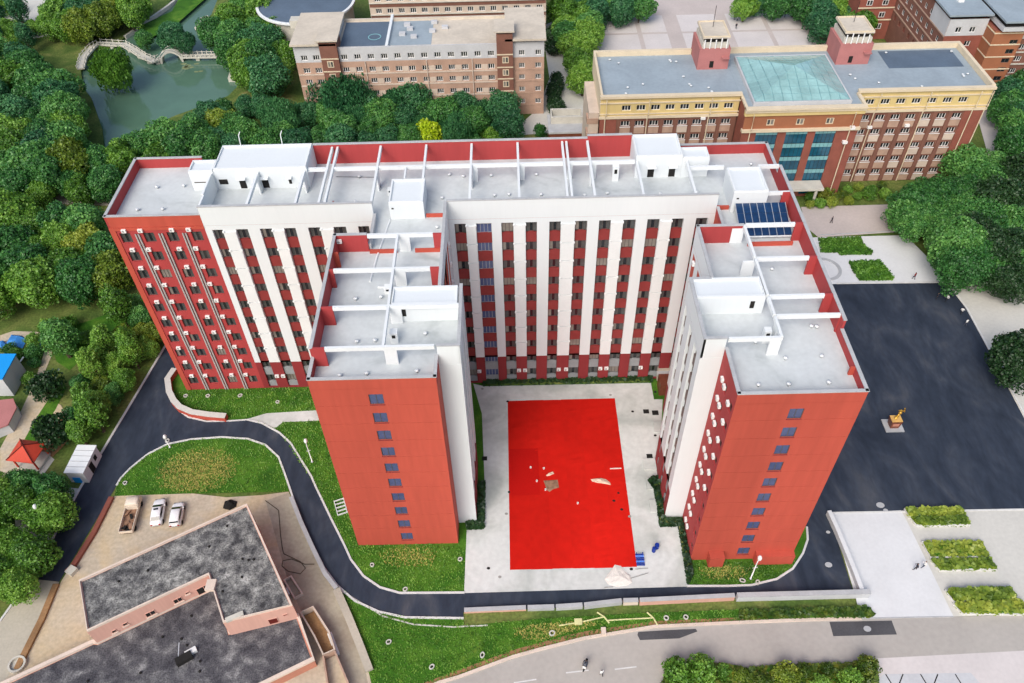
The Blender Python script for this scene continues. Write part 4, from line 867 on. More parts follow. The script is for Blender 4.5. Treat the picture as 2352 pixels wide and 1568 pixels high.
for c in cols:
    for z in (15,11.7,8.8,5.8,2.8): window(f5,c,z,1.6,1.3,.24,CB,'frame_white',3,('glass','glass','glass_mid','glass_curtain'),.12)
for z in (11.0,8.1,5.1): piece('band','stone_pale',f5,138.1,170,z,z+.28,-.25,-.003,CB)
ccube('roof_slab','roof_grey',138.02,172,116.0,150,18,18.4)
ccube('link_wing','brick_red',113,122.5,146,160,0,12)
f6 = Facade(0,145.9,0)
for c in (115,119): 
    for z in (9.2,6.0,2.9): window(f6,c,z,1.5,1.4,.0,CB,'frame_white',2,('glass','glass_mid'),.12)
for z in (8.4,5.2): piece('band','cream_trim',f6,113,122.5,z,z+.3,-.15,-.003,CB)
ccube('roof_vent_drum','ac_white',126.2,127.4,124,125.2,19.4,19.9)

# ------------------------------------------------------------------ pink workshop, lower left
PK = thing('pink_workshop','flat-roofed pink workshop with patchy black tar roofs in the lower left','building',(-20,-10,0))
UP = [(-34.68,-7.49),(-31.2,-14.45),(-17.85,-7.15),(-14.44,-13.65),(-6.05,-11.6),(-15.0,3.56)]
LO = [(-44,-20.7),(-31.9,-14.2),(-31.3,-14.25),(-17.85,-6.9),(-14.6,-13.3),(-6.2,-11.3),(-3.25,-17.0),(-22,-26.5),(-40,-30)]
def shrink(P,d):
    out = []
    n = len(P)
    for i in range(n):
        a,b,c = Vector(P[i-1]),Vector(P[i]),Vector(P[(i+1)%n]); t1 = (b-a).normalized(); t2 = (c-b).normalized(); n1 = Vector((-t1.y,t1.x)); n2 = Vector((-t2.y,t2.x))
        m = (n1+n2); m = m/max(.3,m.length_squared/2); out.append((b.x+m.x*d,b.y+m.y*d))
    return out
def area(P): return sum(P[i-1][0]*P[i][1]-P[i][0]*P[i-1][1] for i in range(len(P)))
if area(UP) < 0: UP = UP[::-1]
if area(LO) < 0: LO = LO[::-1]
MB().prism(UP,0,5.7).build('wall','pink_wall',PK); MB().sheet(shrink(UP,.3),5.71).build('roof_slab','tar_roof',PK)
MB().strip(shrink(UP,.13),.26,5.7,6.05,True).build('parapet','cream_rim',PK)
MB().prism(shrink(LO,.02),0,2.2).build('wall','salmon_wall',PK); MB().sheet(shrink(LO,.3),2.215).build('roof_slab','tar_roof_dark',PK)
MB().strip([LO[i] for i in range(len(LO))],.5,2.2,2.6,True).build('parapet','cream_rim',PK)
# its windows in the step between the two roofs
a = Vector((-31.2,-14.45)); b = Vector((-17.85,-7.15)); ang = math.atan2(b.y-a.y,b.x-a.x); fp = Facade(a.x,a.y,ang); L_ = (b-a).length
for u,w_,z,h in ((2.1,.6,3.1,.6),(3.6,.6,3.5,.6),(6.4,1.2,3.0,1.0),(10.0,1.1,3.1,1.0),(11.7,.5,4.0,.45),(13.0,1.9,2.5,1.6)): window(fp,u,z,w_,h,-.01,PK,'pink_wall',2 if w_ > .8 else 1,('dark','glass'),.06); piece('sill','cream_rim',fp,u-.1,u+w_+.1,z-.12,z,-.18,-.003,PK)
a = Vector((-14.44,-13.65)); b = Vector((-6.05,-11.6)); fp2 = Facade(a.x,a.y,math.atan2(b.y-a.y,b.x-a.x))
for u,w_,z,h in ((5.0,1.2,2.5,1.4),(7.0,.6,3.8,.4)): window(fp2,u,z,w_,h,-.01,PK,'pink_wall',1,('red_dark',),.06)
for i in range(26):
    x,y = random.uniform(-33,-8),random.uniform(-20,1)
    def inn(P,x,y):
        c = False
        for i in range(len(P)):
            (x1,y1),(x2,y2) = P[i-1],P[i]
            if (y1 > y) != (y2 > y) and x < (x2-x1)*(y-y1)/(y2-y1)+x1: c = not c
        return c
    z = 5.71 if inn(shrink(UP,.6),x,y) else 2.215 if inn(shrink(LO,.6),x,y) and not inn(shrink(UP,-.6),x,y) else None
    if z: MB().lathe([(.16,0),(.16,.2),(.05,.25)],(x,y,z),8).build('roof_drain','dark',PK)
p = G(1680/3.4525,790/3.4525+1114.7,5.7); cube('roof_hatch','cream_rim',PK,p.x-.6,p.x+.6,p.y-.9,p.y+.6,5.71,6.2)
p = G(540,1418,5.7); MB().obox((p.x,p.y),(.9,.42),1.1,.3,5.71,6.1).build('roof_slab_stack','stone_pale',PK)
p = G(1270/3.4525+36,(1400)/3.4525+1114.7,2.2)
p = G(425,1515,2.2); MB().obox((p.x,p.y),(.8,.5),1.0,.5,2.22,2.9).build('roof_bundle','dark',PK); MB().obox((p.x+.6,p.y+.9),(.8,.5),.7,.35,2.22,2.7).build('roof_sheet','hut_white',PK); MB().tube([(p.x-.7,p.y-.6,2.3),(p.x-.9,p.y+1.8,3.2)],.06,5).build('roof_pole','metal',PK)
# brown sheds and pits in the service lane
def pit(name,label,px,h,mat,inner):
    P = GP(px,h); c = [sum(q[i] for q in P)/len(P) for i in (0,1)]; t = thing(name,label,'shed' if 'shed' in name else 'planter',(c[0],c[1],0))
    if area(P) < 0: P = P[::-1]
    MB().strip(P,.22,0,h,True).build('wall',mat,t); MB().sheet(shrink(P,.11),h*.25).build('floor',inner,t); return t
pit('open_pit','narrow open concrete pit beside the pink workshop wall',[(652,1330),(668,1322),(694,1362),(676,1372)],.7,'cream_rim','lane')
pit('lean_to_shed','long brown flat-roofed lean-to shed along the service lane',[(690,1405),(718,1392),(755,1450),(768,1490),(742,1502),(722,1460)],1.6,'brick_band','soil')
pit('sand_shed','sandy brown shed at the bottom of the service lane',[(742,1506),(768,1494),(800,1570),(790,1620),(760,1620)],1.5,'peach_panel','sand')
for k,(x,y,s) in enumerate(((763,1470,.5),(773,1494,.4),(662,1360,.3))):
    p = G(x,y); o = MB().obox((p.x,p.y),(.45,-.9),s*1.8,s*.6,.02,.5).build('concrete_block','hut_white'); tag(o,('longer white concrete block beside the brown lane shed','shorter white concrete block by the lane near the bottom','small white block at the open pit')[k],'block')
# hose coiled on the lane
P = [G(*p) for p in ((610,1150),(640,1172),(645,1230),(648,1255),(652,1272),(690,1290),(702,1305),(690,1318),(662,1312),(648,1300),(650,1288),(670,1284),(700,1296),(722,1296))]
tag(MB().tube([(p.x,p.y,.07) for p in P],.06,5).build('hose','bark'),'brown hose looping along the service lane beside the workshop','hose')
# ------------------------------------------------------------------ trees
def crown(seed, R, H, z0, n, leaf, style='round'):
    """leaf-sized quads in lobes; crown of radius R, height H, starting at z0"""
    r = np.random.default_rng(seed); k = 26 if style != 'bush' else 12
    d = r.normal(size=(k,3)); d[:,2] = np.abs(d[:,2])*.9-.25; d /= np.linalg.norm(d,axis=1)[:,None]
    cen = d*np.array([R*.70,R*.70,H*.40])*r.uniform(.62,1.12,(k,1)); cen[:,2] += z0+H*.5; rad = R*r.uniform(.20,.44,k)
    cen = np.vstack([cen,[[0,0,z0+H*.58]]]); rad = np.append(rad,R*.55)
    ns = 7; kv = r.normal(size=(ns,3))*np.array([2.2,2.2,3,5,5,7,8])[:,None]; ph = r.uniform(0,6.28,ns); am = np.array([.13,.13,.10,.09,.08,.06,.05])
    li = r.choice(k+1,size=n*2,p=rad**2/np.sum(rad**2)); dd = r.normal(size=(n*2,3)); dd[:,2] += .25; dd /= np.linalg.norm(dd,axis=1)[:,None]
    sc = np.array([1,1,.85 if style != 'willow' else 1.1]); pos = cen[li]+dd*rad[li,None]*sc*r.uniform(.62,1.18,(n*2,1))
    h2 = n*2//2; sh = dd[:h2]*(1+(np.cos(dd[:h2]@kv.T+ph)*am).sum(1))[:,None]*np.array([R*.95,R*.95,H*.5])*(1-r.random((h2,1))**2*.3)+np.array([0,0,z0+H*.5]); pos[:h2] = sh
    dist = np.linalg.norm((pos[:,None,:]-cen[None])/sc,axis=2)/rad[None]; dist[np.arange(n*2),li] = 9
    dist[:h2] = 9
    keep = (dist.min(1) > .60)&(pos[:,2] > z0*.75); pm_ = r.permutation(int(keep.sum()))[:n]; pos, dd = pos[keep][pm_], dd[keep][pm_]; m = len(pos)
    nr = dd+r.normal(size=(m,3))*.75; nr /= np.linalg.norm(nr,axis=1)[:,None]
    a = np.cross(nr,r.normal(size=(m,3))); a /= np.linalg.norm(a,axis=1)[:,None]; b = np.cross(nr,a); s = leaf*r.uniform(.6,1.35,(m,1))
    if style == 'willow': pos[:,2] -= r.random(m)**2*H*.18; b = np.tile([0,0,1.],(m,1))+r.normal(size=(m,3))*.2; a = np.cross(nr,b); a /= np.linalg.norm(a,axis=1)[:,None]; bs = 1.7
    else: bs = 1.
    V = np.stack([pos-a*s*.8, pos-b*s*bs*.75+nr*s*.12, pos+a*s*.8, pos+b*s*bs*.75+nr*s*.12],1).reshape(-1,3)
    me = bpy.data.meshes.new('crown'); F = np.arange(m*4).reshape(-1,4)
    me.from_pydata(V.tolist(),[],F.tolist()); return me, cen
def trunk(seed, cen, z0, H, R):
    rnd = random.Random(seed); mb = MB(); top = z0+H*.45; b = .03*H+.07
    mb.tube([(0,0,-.1),(rnd.uniform(-.1,.1),rnd.uniform(-.1,.1),z0*.6),(rnd.uniform(-.2,.2),rnd.uniform(-.2,.2),top)],[b*1.25,b,b*.45],7)
    for i in range(0,len(cen)-1,3):
        c = cen[i]; mb.tube([(0,0,z0*.7+.1*i/len(cen)),(c[0]*.5,c[1]*.5,(z0+c[2])/2+.2),tuple(c)],[b*.5,b*.33,b*.1],5)
    return mb.mesh('trunk','bark')
PROTO = {}
def proto(kind, matn):
    key = (kind,matn)
    if key in PROTO: return PROTO[key]
    spec = {'tree':(4,(3.6,6.6,1.1),8500,.235,'round'),'big':(3,(5.0,8.2,1.3),13000,.25,'round'),'willow':(2,(4.6,7.4,1.2),10000,.19,'willow'),'bush':(3,(1.5,2.2,.15),1700,.155,'bush'),'slim':(3,(2.2,7.0,1.6),4200,.21,'round')}[kind]
    out = []
    for i in range(spec[0]):
        R,H,z0 = spec[1]; me,cen = crown(hash((len(kind),kind[0] == 'b',i,len(matn)))%9999+i, R,H,z0,spec[2],spec[3],spec[4]); me.materials.append(MATS[matn]); out.append((me,trunk(i,cen,z0,H,R),R,H+z0,cen))
    PROTO[key] = out; return out
NT = [0]
def tree(x, y, R, kind, matn, label, group=None, name='tree', zs=1., z=-.02):
    pr = random.choice(proto(kind,matn)); s = R/pr[2]; NT[0] += 1
    t = thing(name,label,'tree' if name != 'shrub' else 'shrub',(x,y,z),random.uniform(0,6.28),group); t.scale = (s*random.uniform(.93,1.07),s*random.uniform(.93,1.07),s*zs*random.uniform(.9,1.1))
    obj('crown',pr[0],t); obj('trunk',pr[1],t); return t
def inpoly(P,x,y):
    c = False
    for i in range(len(P)):
        (x1,y1),(x2,y2) = P[i-1],P[i]
        if (y1 > y) != (y2 > y) and x < (x2-x1)*(y-y1)/(y2-y1)+x1: c = not c
    return c
PLACED = []
def grove(px, zc, sp, R, kinds, label, group, name='tree', seed=0, maxn=99):
    """fill a plan area (seen at crown height zc) with trees about sp apart"""
    rnd = random.Random(seed); P = GP(px,zc); xs = [p[0] for p in P]; ys = [p[1] for p in P]; got = []
    for _ in range(2500):
        x,y = rnd.uniform(min(xs),max(xs)),rnd.uniform(min(ys),max(ys))
        if not inpoly(P,x,y): continue
        if any((x-a)**2+(y-b)**2 < sp*sp for a,b in got) or any((x-a)**2+(y-b)**2 < (sp*.7)**2 for a,b in PLACED): continue
        got.append((x,y))
        if len(got) >= maxn: break
    got.sort(key=lambda p: (Vector((p[0],p[1],zc))-CAM).dot(RGT)/(Vector((p[0],p[1],zc))-CAM).dot(FWD))
    TONE = {'leaf_dark':'dark green','leaf_mid':'fresh green','leaf_teal':'blue-green','leaf_yellow':'yellow-green','leaf_deep':'blackish green','leaf_hedge':'mottled green'}
    kd = [rnd.choice(kinds) for _ in got]; cnt = {m:sum(1 for a in kd if a[1] == m) for _,m in kd}; seen = {}
    for (x,y),(k,m) in zip(got,kd):
        i = seen[m] = seen.get(m,-1)+1
        lb = f'{TONE[m]} {label}'+(f', {ORD[i]} from left' if 1 < cnt[m] <= 20 else '')
        tree(x,y,rnd.uniform(*R),k,m,lb,group,name)
    PLACED.extend(got)
D_,M_,T_,Y_ = 'leaf_dark','leaf_mid','leaf_teal','leaf_yellow'
def one(px,py,zc,R,kind,mat,label,zs=1.,name='tree',group=None):
    p = G(px,py,zc); PLACED.append((p.x,p.y)); return tree(p.x,p.y,R,kind,mat,label,group,name,zs)
# single trees the picture picks out
t = one(982,298,4.6,3.0,'bush','leaf_lime','bright lime yellow tree standing in front of the brick building',1.5)
one(264,168,4,5.3,'willow',M_,'round willow standing in the pond in front of the zigzag bridge')
one(392,78,5,3.6,'tree',T_,'dark tree on the islet behind the arched bridge, the left one'); one(425,92,4,2.6,'tree',T_,'small dark tree on the islet close to the arched bridge')
one(330,88,3,2.4,'tree',D_,'dark tree behind the bend of the zigzag bridge')
one(795,225,6,6.5,'willow',T_,'huge drooping willow in front of the brick building'); one(640,270,5,4.6,'willow',T_,'large willow near the right bank of the pond'); one(620,190,5,5.0,'tree',T_,'broad tree at the left corner of the brick building')
one(510,282,4,3.8,'tree',Y_,'yellow-green tree on the front bank of the pond'); one(165,375,5,4.4,'tree',Y_,'yellow-green tree at the left end of the pond')
one(1240,300,2,1.5,'bush',D_,'small clipped dark tree beside the brown gatehouse',1.5); one(1128,305,2,1.9,'bush',M_,'small round bright bush behind the dormitory roof edge')
one(2215,395,4,4.5,'tree',D_,'dark tree at the right foot of the red teaching building'); one(2285,385,3.5,3.2,'tree',D_,'dark bushy tree beside the pale east road')
one(2320,850,3,4.2,'tree','leaf_deep','dark tree at the right edge beside the asphalt yard')
one(145,792,3,2.4,'slim',D_,'slender dark tree on the slope left of the dormitory'); one(110,890,2,2.6,'bush','leaf_deep','nearly black shrub tree on the slope beside the dirt track',1.2); one(125,1000,2,2.8,'bush','leaf_deep','nearly black round shrub beside the red pavilion',1.2)
# groves
grove([(-40,120),(40,115),(120,175),(148,240),(168,330),(150,400),(-40,400)],6,4.9,(3.8,5.2),[('tree',D_),('tree',D_),('big',D_),('tree',T_),('tree',M_)],'tree in the wood left of the pond','trees of the wood left of the pond',seed=1)
grove([(-40,390),(130,350),(240,360),(245,425),(120,432),(-40,430)],5,4.8,(3.0,3.9),[('tree',D_),('tree',M_),('tree',T_)],'tree at the wood edge beside the west lane','trees along the west lane',seed=2)
grove([(90,60),(150,-5),(300,-12),(325,35),(250,45),(180,72)],5,5.2,(3.3,4.4),[('tree',Y_),('tree',M_),('tree',T_)],'tree behind the left end of the zigzag bridge','trees beyond the zigzag bridge',seed=3)
grove([(-20,0),(30,10),(80,60),(60,95),(-20,90)],4,5.5,(2.0,3.0),[('tree',M_),('slim',T_)],'small tree by the far paving, top left','trees by the far paving',seed=4)
grove([(470,60),(540,-10),(590,-5),(640,70),(655,160),(560,180),(545,120),(490,95)],6,5.2,(3.6,4.6),[('tree',M_),('tree',T_),('tree',D_)],'dense tree on the right bank of the pond','trees on the right bank of the pond',seed=5)
grove([(262,365),(320,335),(420,305),(480,300),(480,345),(300,385)],4,4.6,(3.2,4.2),[('tree',D_),('tree',M_),('tree',D_)],'tree between the pond and the dormitory','trees between the pond and the dormitory',seed=6)
grove([(480,300),(560,285),(600,300),(700,310),(880,300),(960,310),(900,330),(500,345)],4,4.6,(2.6,3.6),[('tree',T_),('tree',D_)],'tree close behind the dormitory roof edge','trees close behind the dormitory',seed=7)
grove([(690,250),(860,225),(960,225),(1080,225),(1180,250),(1210,270),(1130,290),(960,280),(760,290)],5,4.6,(3.0,4.2),[('tree',T_),('tree',D_),('willow',T_)],'tree in the belt below the brick building','trees below the brick building',seed=8)
grove([(1060,300),(1100,290),(1180,300),(1160,315),(1060,318)],2,3.2,(1.4,2.0),[('bush',M_),('bush',D_)],'low bush behind the dormitory back parapet','bushes behind the dormitory',name='shrub',seed=9)
grove([(1290,20),(1345,5),(1360,60),(1362,140),(1335,180),(1310,150)],6,4.6,(3.2,4.0),[('tree',M_),('tree',M_),('tree',D_)],'tree in the row left of the teaching building','tree row left of the teaching building',seed=10)
grove([(1300,-10),(1480,-15),(1480,8),(1360,20)],6,5.0,(3.2,4.0),[('tree',D_),('tree',T_)],'tree along the far plaza, left side','trees along the plaza edge, left',seed=11)
grove([(1690,-15),(2010,-15),(2010,40),(1960,70),(1890,50),(1870,20),(1700,8)],6,5.0,(3.2,4.2),[('tree',D_),('tree',T_),('tree',M_)],'tree along the far plaza, right side','trees along the plaza edge, right',seed=12)
grove([(2085,470),(2200,430),(2360,415),(2360,500),(2240,520),(2140,525),(2090,500)],5,4.3,(4.0,5.0),[('big',D_),('tree','leaf_deep'),('big',D_),('big',D_)],'broad tree in the rear row right of the entrance','trees right of the entrance, rear row',seed=13)
grove([(2165,600),(2230,545),(2290,515),(2370,500),(2370,645),(2270,645),(2190,630)],4,4.4,(4.2,5.2),[('big',D_),('big','leaf_deep'),('big',D_)],'broad tree in the near row at the right edge','trees at the right edge, near row',seed=14)
grove([(2300,205),(2360,190),(2360,350),(2330,320)],5,5.0,(3.4,4.4),[('tree',D_),('tree',T_)],'tree beside the brick campus block','trees by the campus block',seed=15)
grove([(1255,55),(1280,50),(1285,90),(1262,110)],3,3.5,(1.8,2.4),[('bush','leaf_deep')],'clipped shrub beside the beige-roofed building','shrubs beside the beige-roofed building',name='shrub',seed=16)
grove([(1255,190),(1285,160),(1290,240),(1255,245)],3,3.2,(1.8,2.4),[('bush','leaf_deep')],'conifer at the corner of the brick building','conifers at the brick corner',seed=17)
grove([(-40,485),(70,490),(200,490),(245,560),(270,625),(200,650),(120,655),(-40,690)],5,4.6,(3.5,4.6),[('tree',D_),('tree',M_),('big',M_),('tree',Y_)],'tree in the wood left of the dormitory','trees of the wood left of the dormitory',seed=18)
grove([(300,700),(362,720),(350,790),(300,850),(265,920),(250,985),(190,1010),(165,985),(180,900),(200,850),(240,800)],2,2.8,(1.5,2.3),[('tree',M_),('slim',M_),('tree',D_),('tree',Y_)],'young tree in the strip beside the left road','young trees along the left road',seed=19)
grove([(-40,1110),(60,1100),(135,1120),(130,1180),(80,1230),(60,1330),(-40,1370)],4,3.8,(2.4,3.3),[('tree',M_),('tree',D_)],'bushy tree at the lower left beside the road','trees at the lower left',seed=20)
grove([(90,740),(170,720),(200,780),(130,800),(60,815)],1,2.8,(1.0,1.6),[('bush',M_),('bush',D_)],'low bush near the blue tarpaulins','bushes on the slope',name='shrub',seed=21)
grove([(20,800),(100,800),(80,850),(60,880),(50,830)],1,2.4,(.9,1.4),[('bush',M_),('bush',D_)],'low bush beside the blue-roofed shed','bushes by the blue-roofed shed',name='shrub',seed=22)
grove([(1845,440),(2040,420),(2040,450),(1860,470)],1,2.0,(.9,1.5),[('bush',M_),('bush',Y_),('bush','leaf_hedge')],'low shrub before the red teaching building','shrubs in front of the teaching building',name='shrub',seed=23)
grove([(1540,1540),(1600,1535),(1640,1545),(1630,1580),(1540,1580)],1,2.4,(1.7,2.3),[('bush',M_)],'round bush at the left of the bottom hedge','bushes of the bottom hedge, left',name='shrub',seed=24)
grove([(1660,1540),(1720,1540),(1860,1535),(1990,1530),(2005,1555),(1900,1575),(1680,1570)],1,2.2,(.9,1.6),[('bush',Y_),('bush','leaf_hedge'),('bush',M_)],'bush in the long bottom hedge','bushes of the bottom hedge',name='shrub',seed=25)
grove([(335,312),(420,284),(480,262),(535,238),(575,228),(600,245),(560,262),(470,285),(360,318)],3,3.4,(2.2,3.0),[('tree',D_),('tree',M_),('tree',T_)],'tree along the front bank of the pond','trees along the front bank of the pond',seed=26)
# ------------------------------------------------------------------ pond bridge
BR = thing('zigzag_bridge','pale zigzag stone footbridge with railing posts and one round arch across the pond','bridge',tuple(G(430,130,0)))
ZP = [(x/2.9204,y/2.9204) for x,y in ((540,455),(560,380),(620,310),(665,285),(830,295),(900,335),(960,375),(1030,405),(1075,385))]
P = [G(a,b,.5) for a,b in ZP]; MB().strip([(p.x,p.y) for p in P],1.9,.1,.5).build('deck','stone_pale',BR)
for i in range(len(P)-1):
    n_ = max(2,int((P[i+1]-P[i]).length/1.6)); d = (P[i+1]-P[i]).normalized(); nn = Vector((-d.y,d.x,0))
    for sgn in (-1,1):
        MB().tube([P[i]+nn*.85*sgn+Vector((0,0,.55)),P[i+1]+nn*.85*sgn+Vector((0,0,.55))],.09,5).build('rail','stone_pale',BR)
        for k in range(n_):
            q = P[i]+(P[i+1]-P[i])*k/n_+nn*.85*sgn; cube('post','stone_pale',BR,q.x-.1,q.x+.1,q.y-.1,q.y+.1,.5,1.35)
    m_ = (P[i]+P[i+1])/2; cube('pier','stone_pale',BR,m_.x-.5,m_.x+.5,m_.y-.5,m_.y+.5,-2.2,.1)
A0,A1 = G(1075/2.9204,388/2.9204,.5),G(1230/2.9204,372/2.9204,.5); arc = []
mb = MB(); N_ = 14
for i in range(N_+1):
    t = i/N_; q = A0+(A1-A0)*t; zt = .5+2.0*math.sin(math.pi*t); zb = max(-.9,zt-.5 if 0.12 < t < .88 else -.9); arc.append((q.x,q.y,zt,zb))
vs = [];fs = []
for x,y,zt,zb in arc: vs += [(x,y-.95,zb),(x,y+.95,zb),(x,y+.95,zt),(x,y-.95,zt)]
for i in range(N_):
    for k in range(4): fs.append((4*i+k,4*i+(k+1)%4,4*i+4+(k+1)%4,4*i+4+k))
mb.add(vs,fs).build('arch','stone_pale',BR)
for sgn in (-1,1): MB().tube([(x,y+.9*sgn,zt+.55) for x,y,zt,zb in arc],.10,5).build('rail','stone_pale',BR)
E0,E1 = G(1230/2.9204,372/2.9204,.5),G(1600/2.9204,366/2.9204,.5); MB().strip([(E0.x,E0.y),(E1.x,E1.y)],1.9,.1,.5).build('deck','stone_pale',BR)
for sgn in (-1,1):
    MB().tube([(E0.x,E0.y+.85*sgn,1.05),(E1.x,E1.y+.85*sgn,1.05)],.09,5).build('rail','stone_pale',BR)
    for k in range(13):
        q = E0+(E1-E0)*k/12; cube('post','stone_pale',BR,q.x-.1,q.x+.1,q.y+.85*sgn-.1,q.y+.85*sgn+.1,.5,1.35)
for k in (3,8): q = E0+(E1-E0)*k/12; cube('pier','stone_pale',BR,q.x-.5,q.x+.5,q.y-.5,q.y+.5,-2.2,.1)
# landing stage and bank coping
LS = thing('landing_stage','pale stone landing stage with railing at the right side of the pond','landing stage',tuple(G(560,172,0)))
q = [G(x/2.9204,y/2.9204,.3) for x,y in ((1570,450),(1545,515),(1700,515))]; MB().strip([(p.x,p.y) for p in q],1.6,-2.2,.3).build('deck','stone_pale',LS)
for i in range(2):
    for k in range(5):
        p = q[i]+(q[i+1]-q[i])*k/5; cube('post','stone_pale',LS,p.x-.1,p.x+.1,p.y+.5,p.y+.7,.3,1.1)
q = [G(x/2.9204,y/2.9204,.2) for x,y in ((835,240),(900,195),(1020,110),(1130,32),(1180,-10))]; tag(MB().strip([(p.x,p.y) for p in q],.7,-2.2,.25).build('bank_wall','stone_pale'),'straight pale stone bank edging the far arm of the pond','wall')
q = [G(x/2.9204,y/2.9204,.2) for x,y in ((1310,185),(1345,150),(1350,120),(1395,105))]; tag(MB().strip([(p.x,p.y) for p in q],.5,-2.2,.3).build('bank_wall','stone_pale'),'short curved stone bank on the right of the far pond arm','wall')
for k in range(9):
    a = G((1260+random.uniform(-30,110))/2.9204,(450+random.uniform(-25,30))/2.9204,-.74); r_ = random.uniform(.5,1.3)
    o = MB().sheet([(r_*random.uniform(.7,1)*math.cos(t*.52),r_*.6*random.uniform(.7,1)*math.sin(t*.52)) for t in range(12)],0).build('lily_patch','lily'); o.location = (a.x,a.y,-.735); tag(o,'flat patch of pale lily leaves on the pond below the bridge','lily patch','lily patches on the pond')
# ------------------------------------------------------------------ huts and shelters on the left
c = G(60,1033,3.2); PV = thing('pavilion','small open pavilion with red pyramid roof on the left slope','pavilion',(c.x,c.y,0))
E_ = [G(x,y,2.6) for x,y in ((14,1057),(76,1064),(107,1016),(46,1008))]; mb = MB(); ap = (c.x,c.y,4.4)
for i in range(4):
    a,b = E_[i],E_[(i+1)%4]; MB().add([tuple(a),tuple(b),ap,(a.x,a.y,a.z-.12),(b.x,b.y,b.z-.12)],[(0,1,2),(3,4,1,0),(3,2,4)]).build('roof_panel','roof_red',PV)
    MB().tube([tuple(a+Vector((0,0,.1))),(ap[0],ap[1],ap[2]+.06)],.08,5).build('ridge','red_dark',PV); m_ = Vector((c.x,c.y,0))*.25+Vector((a.x,a.y,0))*.75; MB().tube([(m_.x,m_.y,0),(m_.x,m_.y,2.7)],.14,8).build('column','roof_red',PV)
MB().lathe([(.12,0),(.2,.2),(.05,.5)],ap,8).build('finial','red_dark',PV)
MB().prism([(c.x+(e.x-c.x)*.85,c.y+(e.y-c.y)*.85) for e in E_],0,.35).build('base','stone_pale',PV)
Hc = [G(x,y,2.6) for x,y in ((152,1084),(183,1022),(207,1022),(196,1090))]
u_ = (Hc[1]-Hc[0]); c = (Hc[0]+Hc[1]+Hc[2]+Hc[3])/4; HT = thing('site_hut','white panelled site hut standing beside the left road','hut',(c.x,c.y,0)); L2 = u_.length/2
MB().obox((c.x,c.y),u_,L2,1.35,.0,2.5).build('wall','hut_white',HT); MB().obox((c.x,c.y),u_,L2+.1,1.5,2.5,2.68).build('roof_slab','white_paint',HT)
un = u_.normalized(); vn = Vector((-un.y,un.x,0))
for k in range(1,5): p = c+un*(L2*2*k/5-L2); MB().obox((p.x,p.y),vn,1.52,.04,2.681,2.74).build('roof_seam','grey_cap',HT)
p = c-vn*1.36+un*L2*.45; MB().obox((p.x,p.y),un,.35,.04,1.0,1.9).build('window','dark',HT); p = c-vn*1.36-un*.4; MB().obox((p.x,p.y),un,.5,.04,.1,2.0).build('doorway','dark',HT)
p = c-un*(L2+.02)+vn*.2; MB().obox((p.x,p.y),vn,.6,.05,.0,1.3).build('blue_board','roof_azure',HT)
# blue-roofed shed
Sc = [G(x,y,4.5) for x,y in ((-60,812),(37,812),(5,870),(-92,870))]; c = (Sc[0]+Sc[1]+Sc[2]+Sc[3])/4; SH = thing('blue_roof_shed','grey shed with a bright blue sheet roof cut by the left edge','shed',(c.x,c.y,0))
q = [(c.x+(s.x-c.x)*.95,c.y+(s.y-c.y)*.95) for s in Sc]
if area(q) < 0: q = q[::-1]
MB().prism(q,0,4.3).build('wall','grey_wall',SH); mb = MB(); S4 = [(s.x,s.y) for s in Sc]; S4 = S4 if area(S4) > 0 else S4[::-1]; mb.prism(S4,4.3,4.5).build('roof_slab','roof_azure',SH)
p = G(46,835,2); MB().tube([(p.x-3,p.y-4.5,.1),(p.x+.5,p.y+1,2.6)],.12,6).build('gutter','white_paint',SH)
for px_,lab in (([(12,785),(25,766),(48,768),(60,776),(50,797),(30,792)],'large crumpled blue tarpaulin on the dirt mound at the left'),([(62,792),(70,778),(80,784),(78,796)],'small pale blue tarpaulin scrap on the dirt mound'),([(84,782),(104,779),(108,786),(92,796)],'blue tarpaulin strip at the edge of the dirt mound'),([(-6,788),(8,780),(14,790),(2,798)],'blue tarpaulin cut by the left edge')):
    P = GP(px_,.4); c_ = [sum(p[i] for p in P)/len(P) for i in (0,1)]; mb = MB(); n_ = len(P); vs = [(c_[0],c_[1],.75)]+[(c_[0]+(p[0]-c_[0])*.55,c_[1]+(p[1]-c_[1])*.55,.5+random.uniform(-.2,.3)) for p in P]+[(p[0],p[1],.05+random.uniform(0,.15)) for p in P]
    fs = [(0,1+i,1+(i+1)%n_) for i in range(n_)]+[(1+i,1+n_+i,1+n_+(i+1)%n_,1+(i+1)%n_) for i in range(n_)]
    tag(mb.add(vs,fs).build('tarpaulin','tarp_blue'),lab,'tarpaulin')
P = GP([(-20,920),(30,915),(38,935),(18,975),(-20,990)],2.2); c_ = [sum(p[i] for p in P)/len(P) for i in (0,1)]; RS = thing('low_shed','low shed with a faded red roof at the left edge','shed',(c_[0],c_[1],0)); P = P if area(P) > 0 else P[::-1]
MB().prism([(c_[0]+(p[0]-c_[0])*.93,c_[1]+(p[1]-c_[1])*.93) for p in P],0,2.0).build('wall','grey_wall',RS); MB().prism(P,2.0,2.2).build('roof_slab','pink_render',RS)
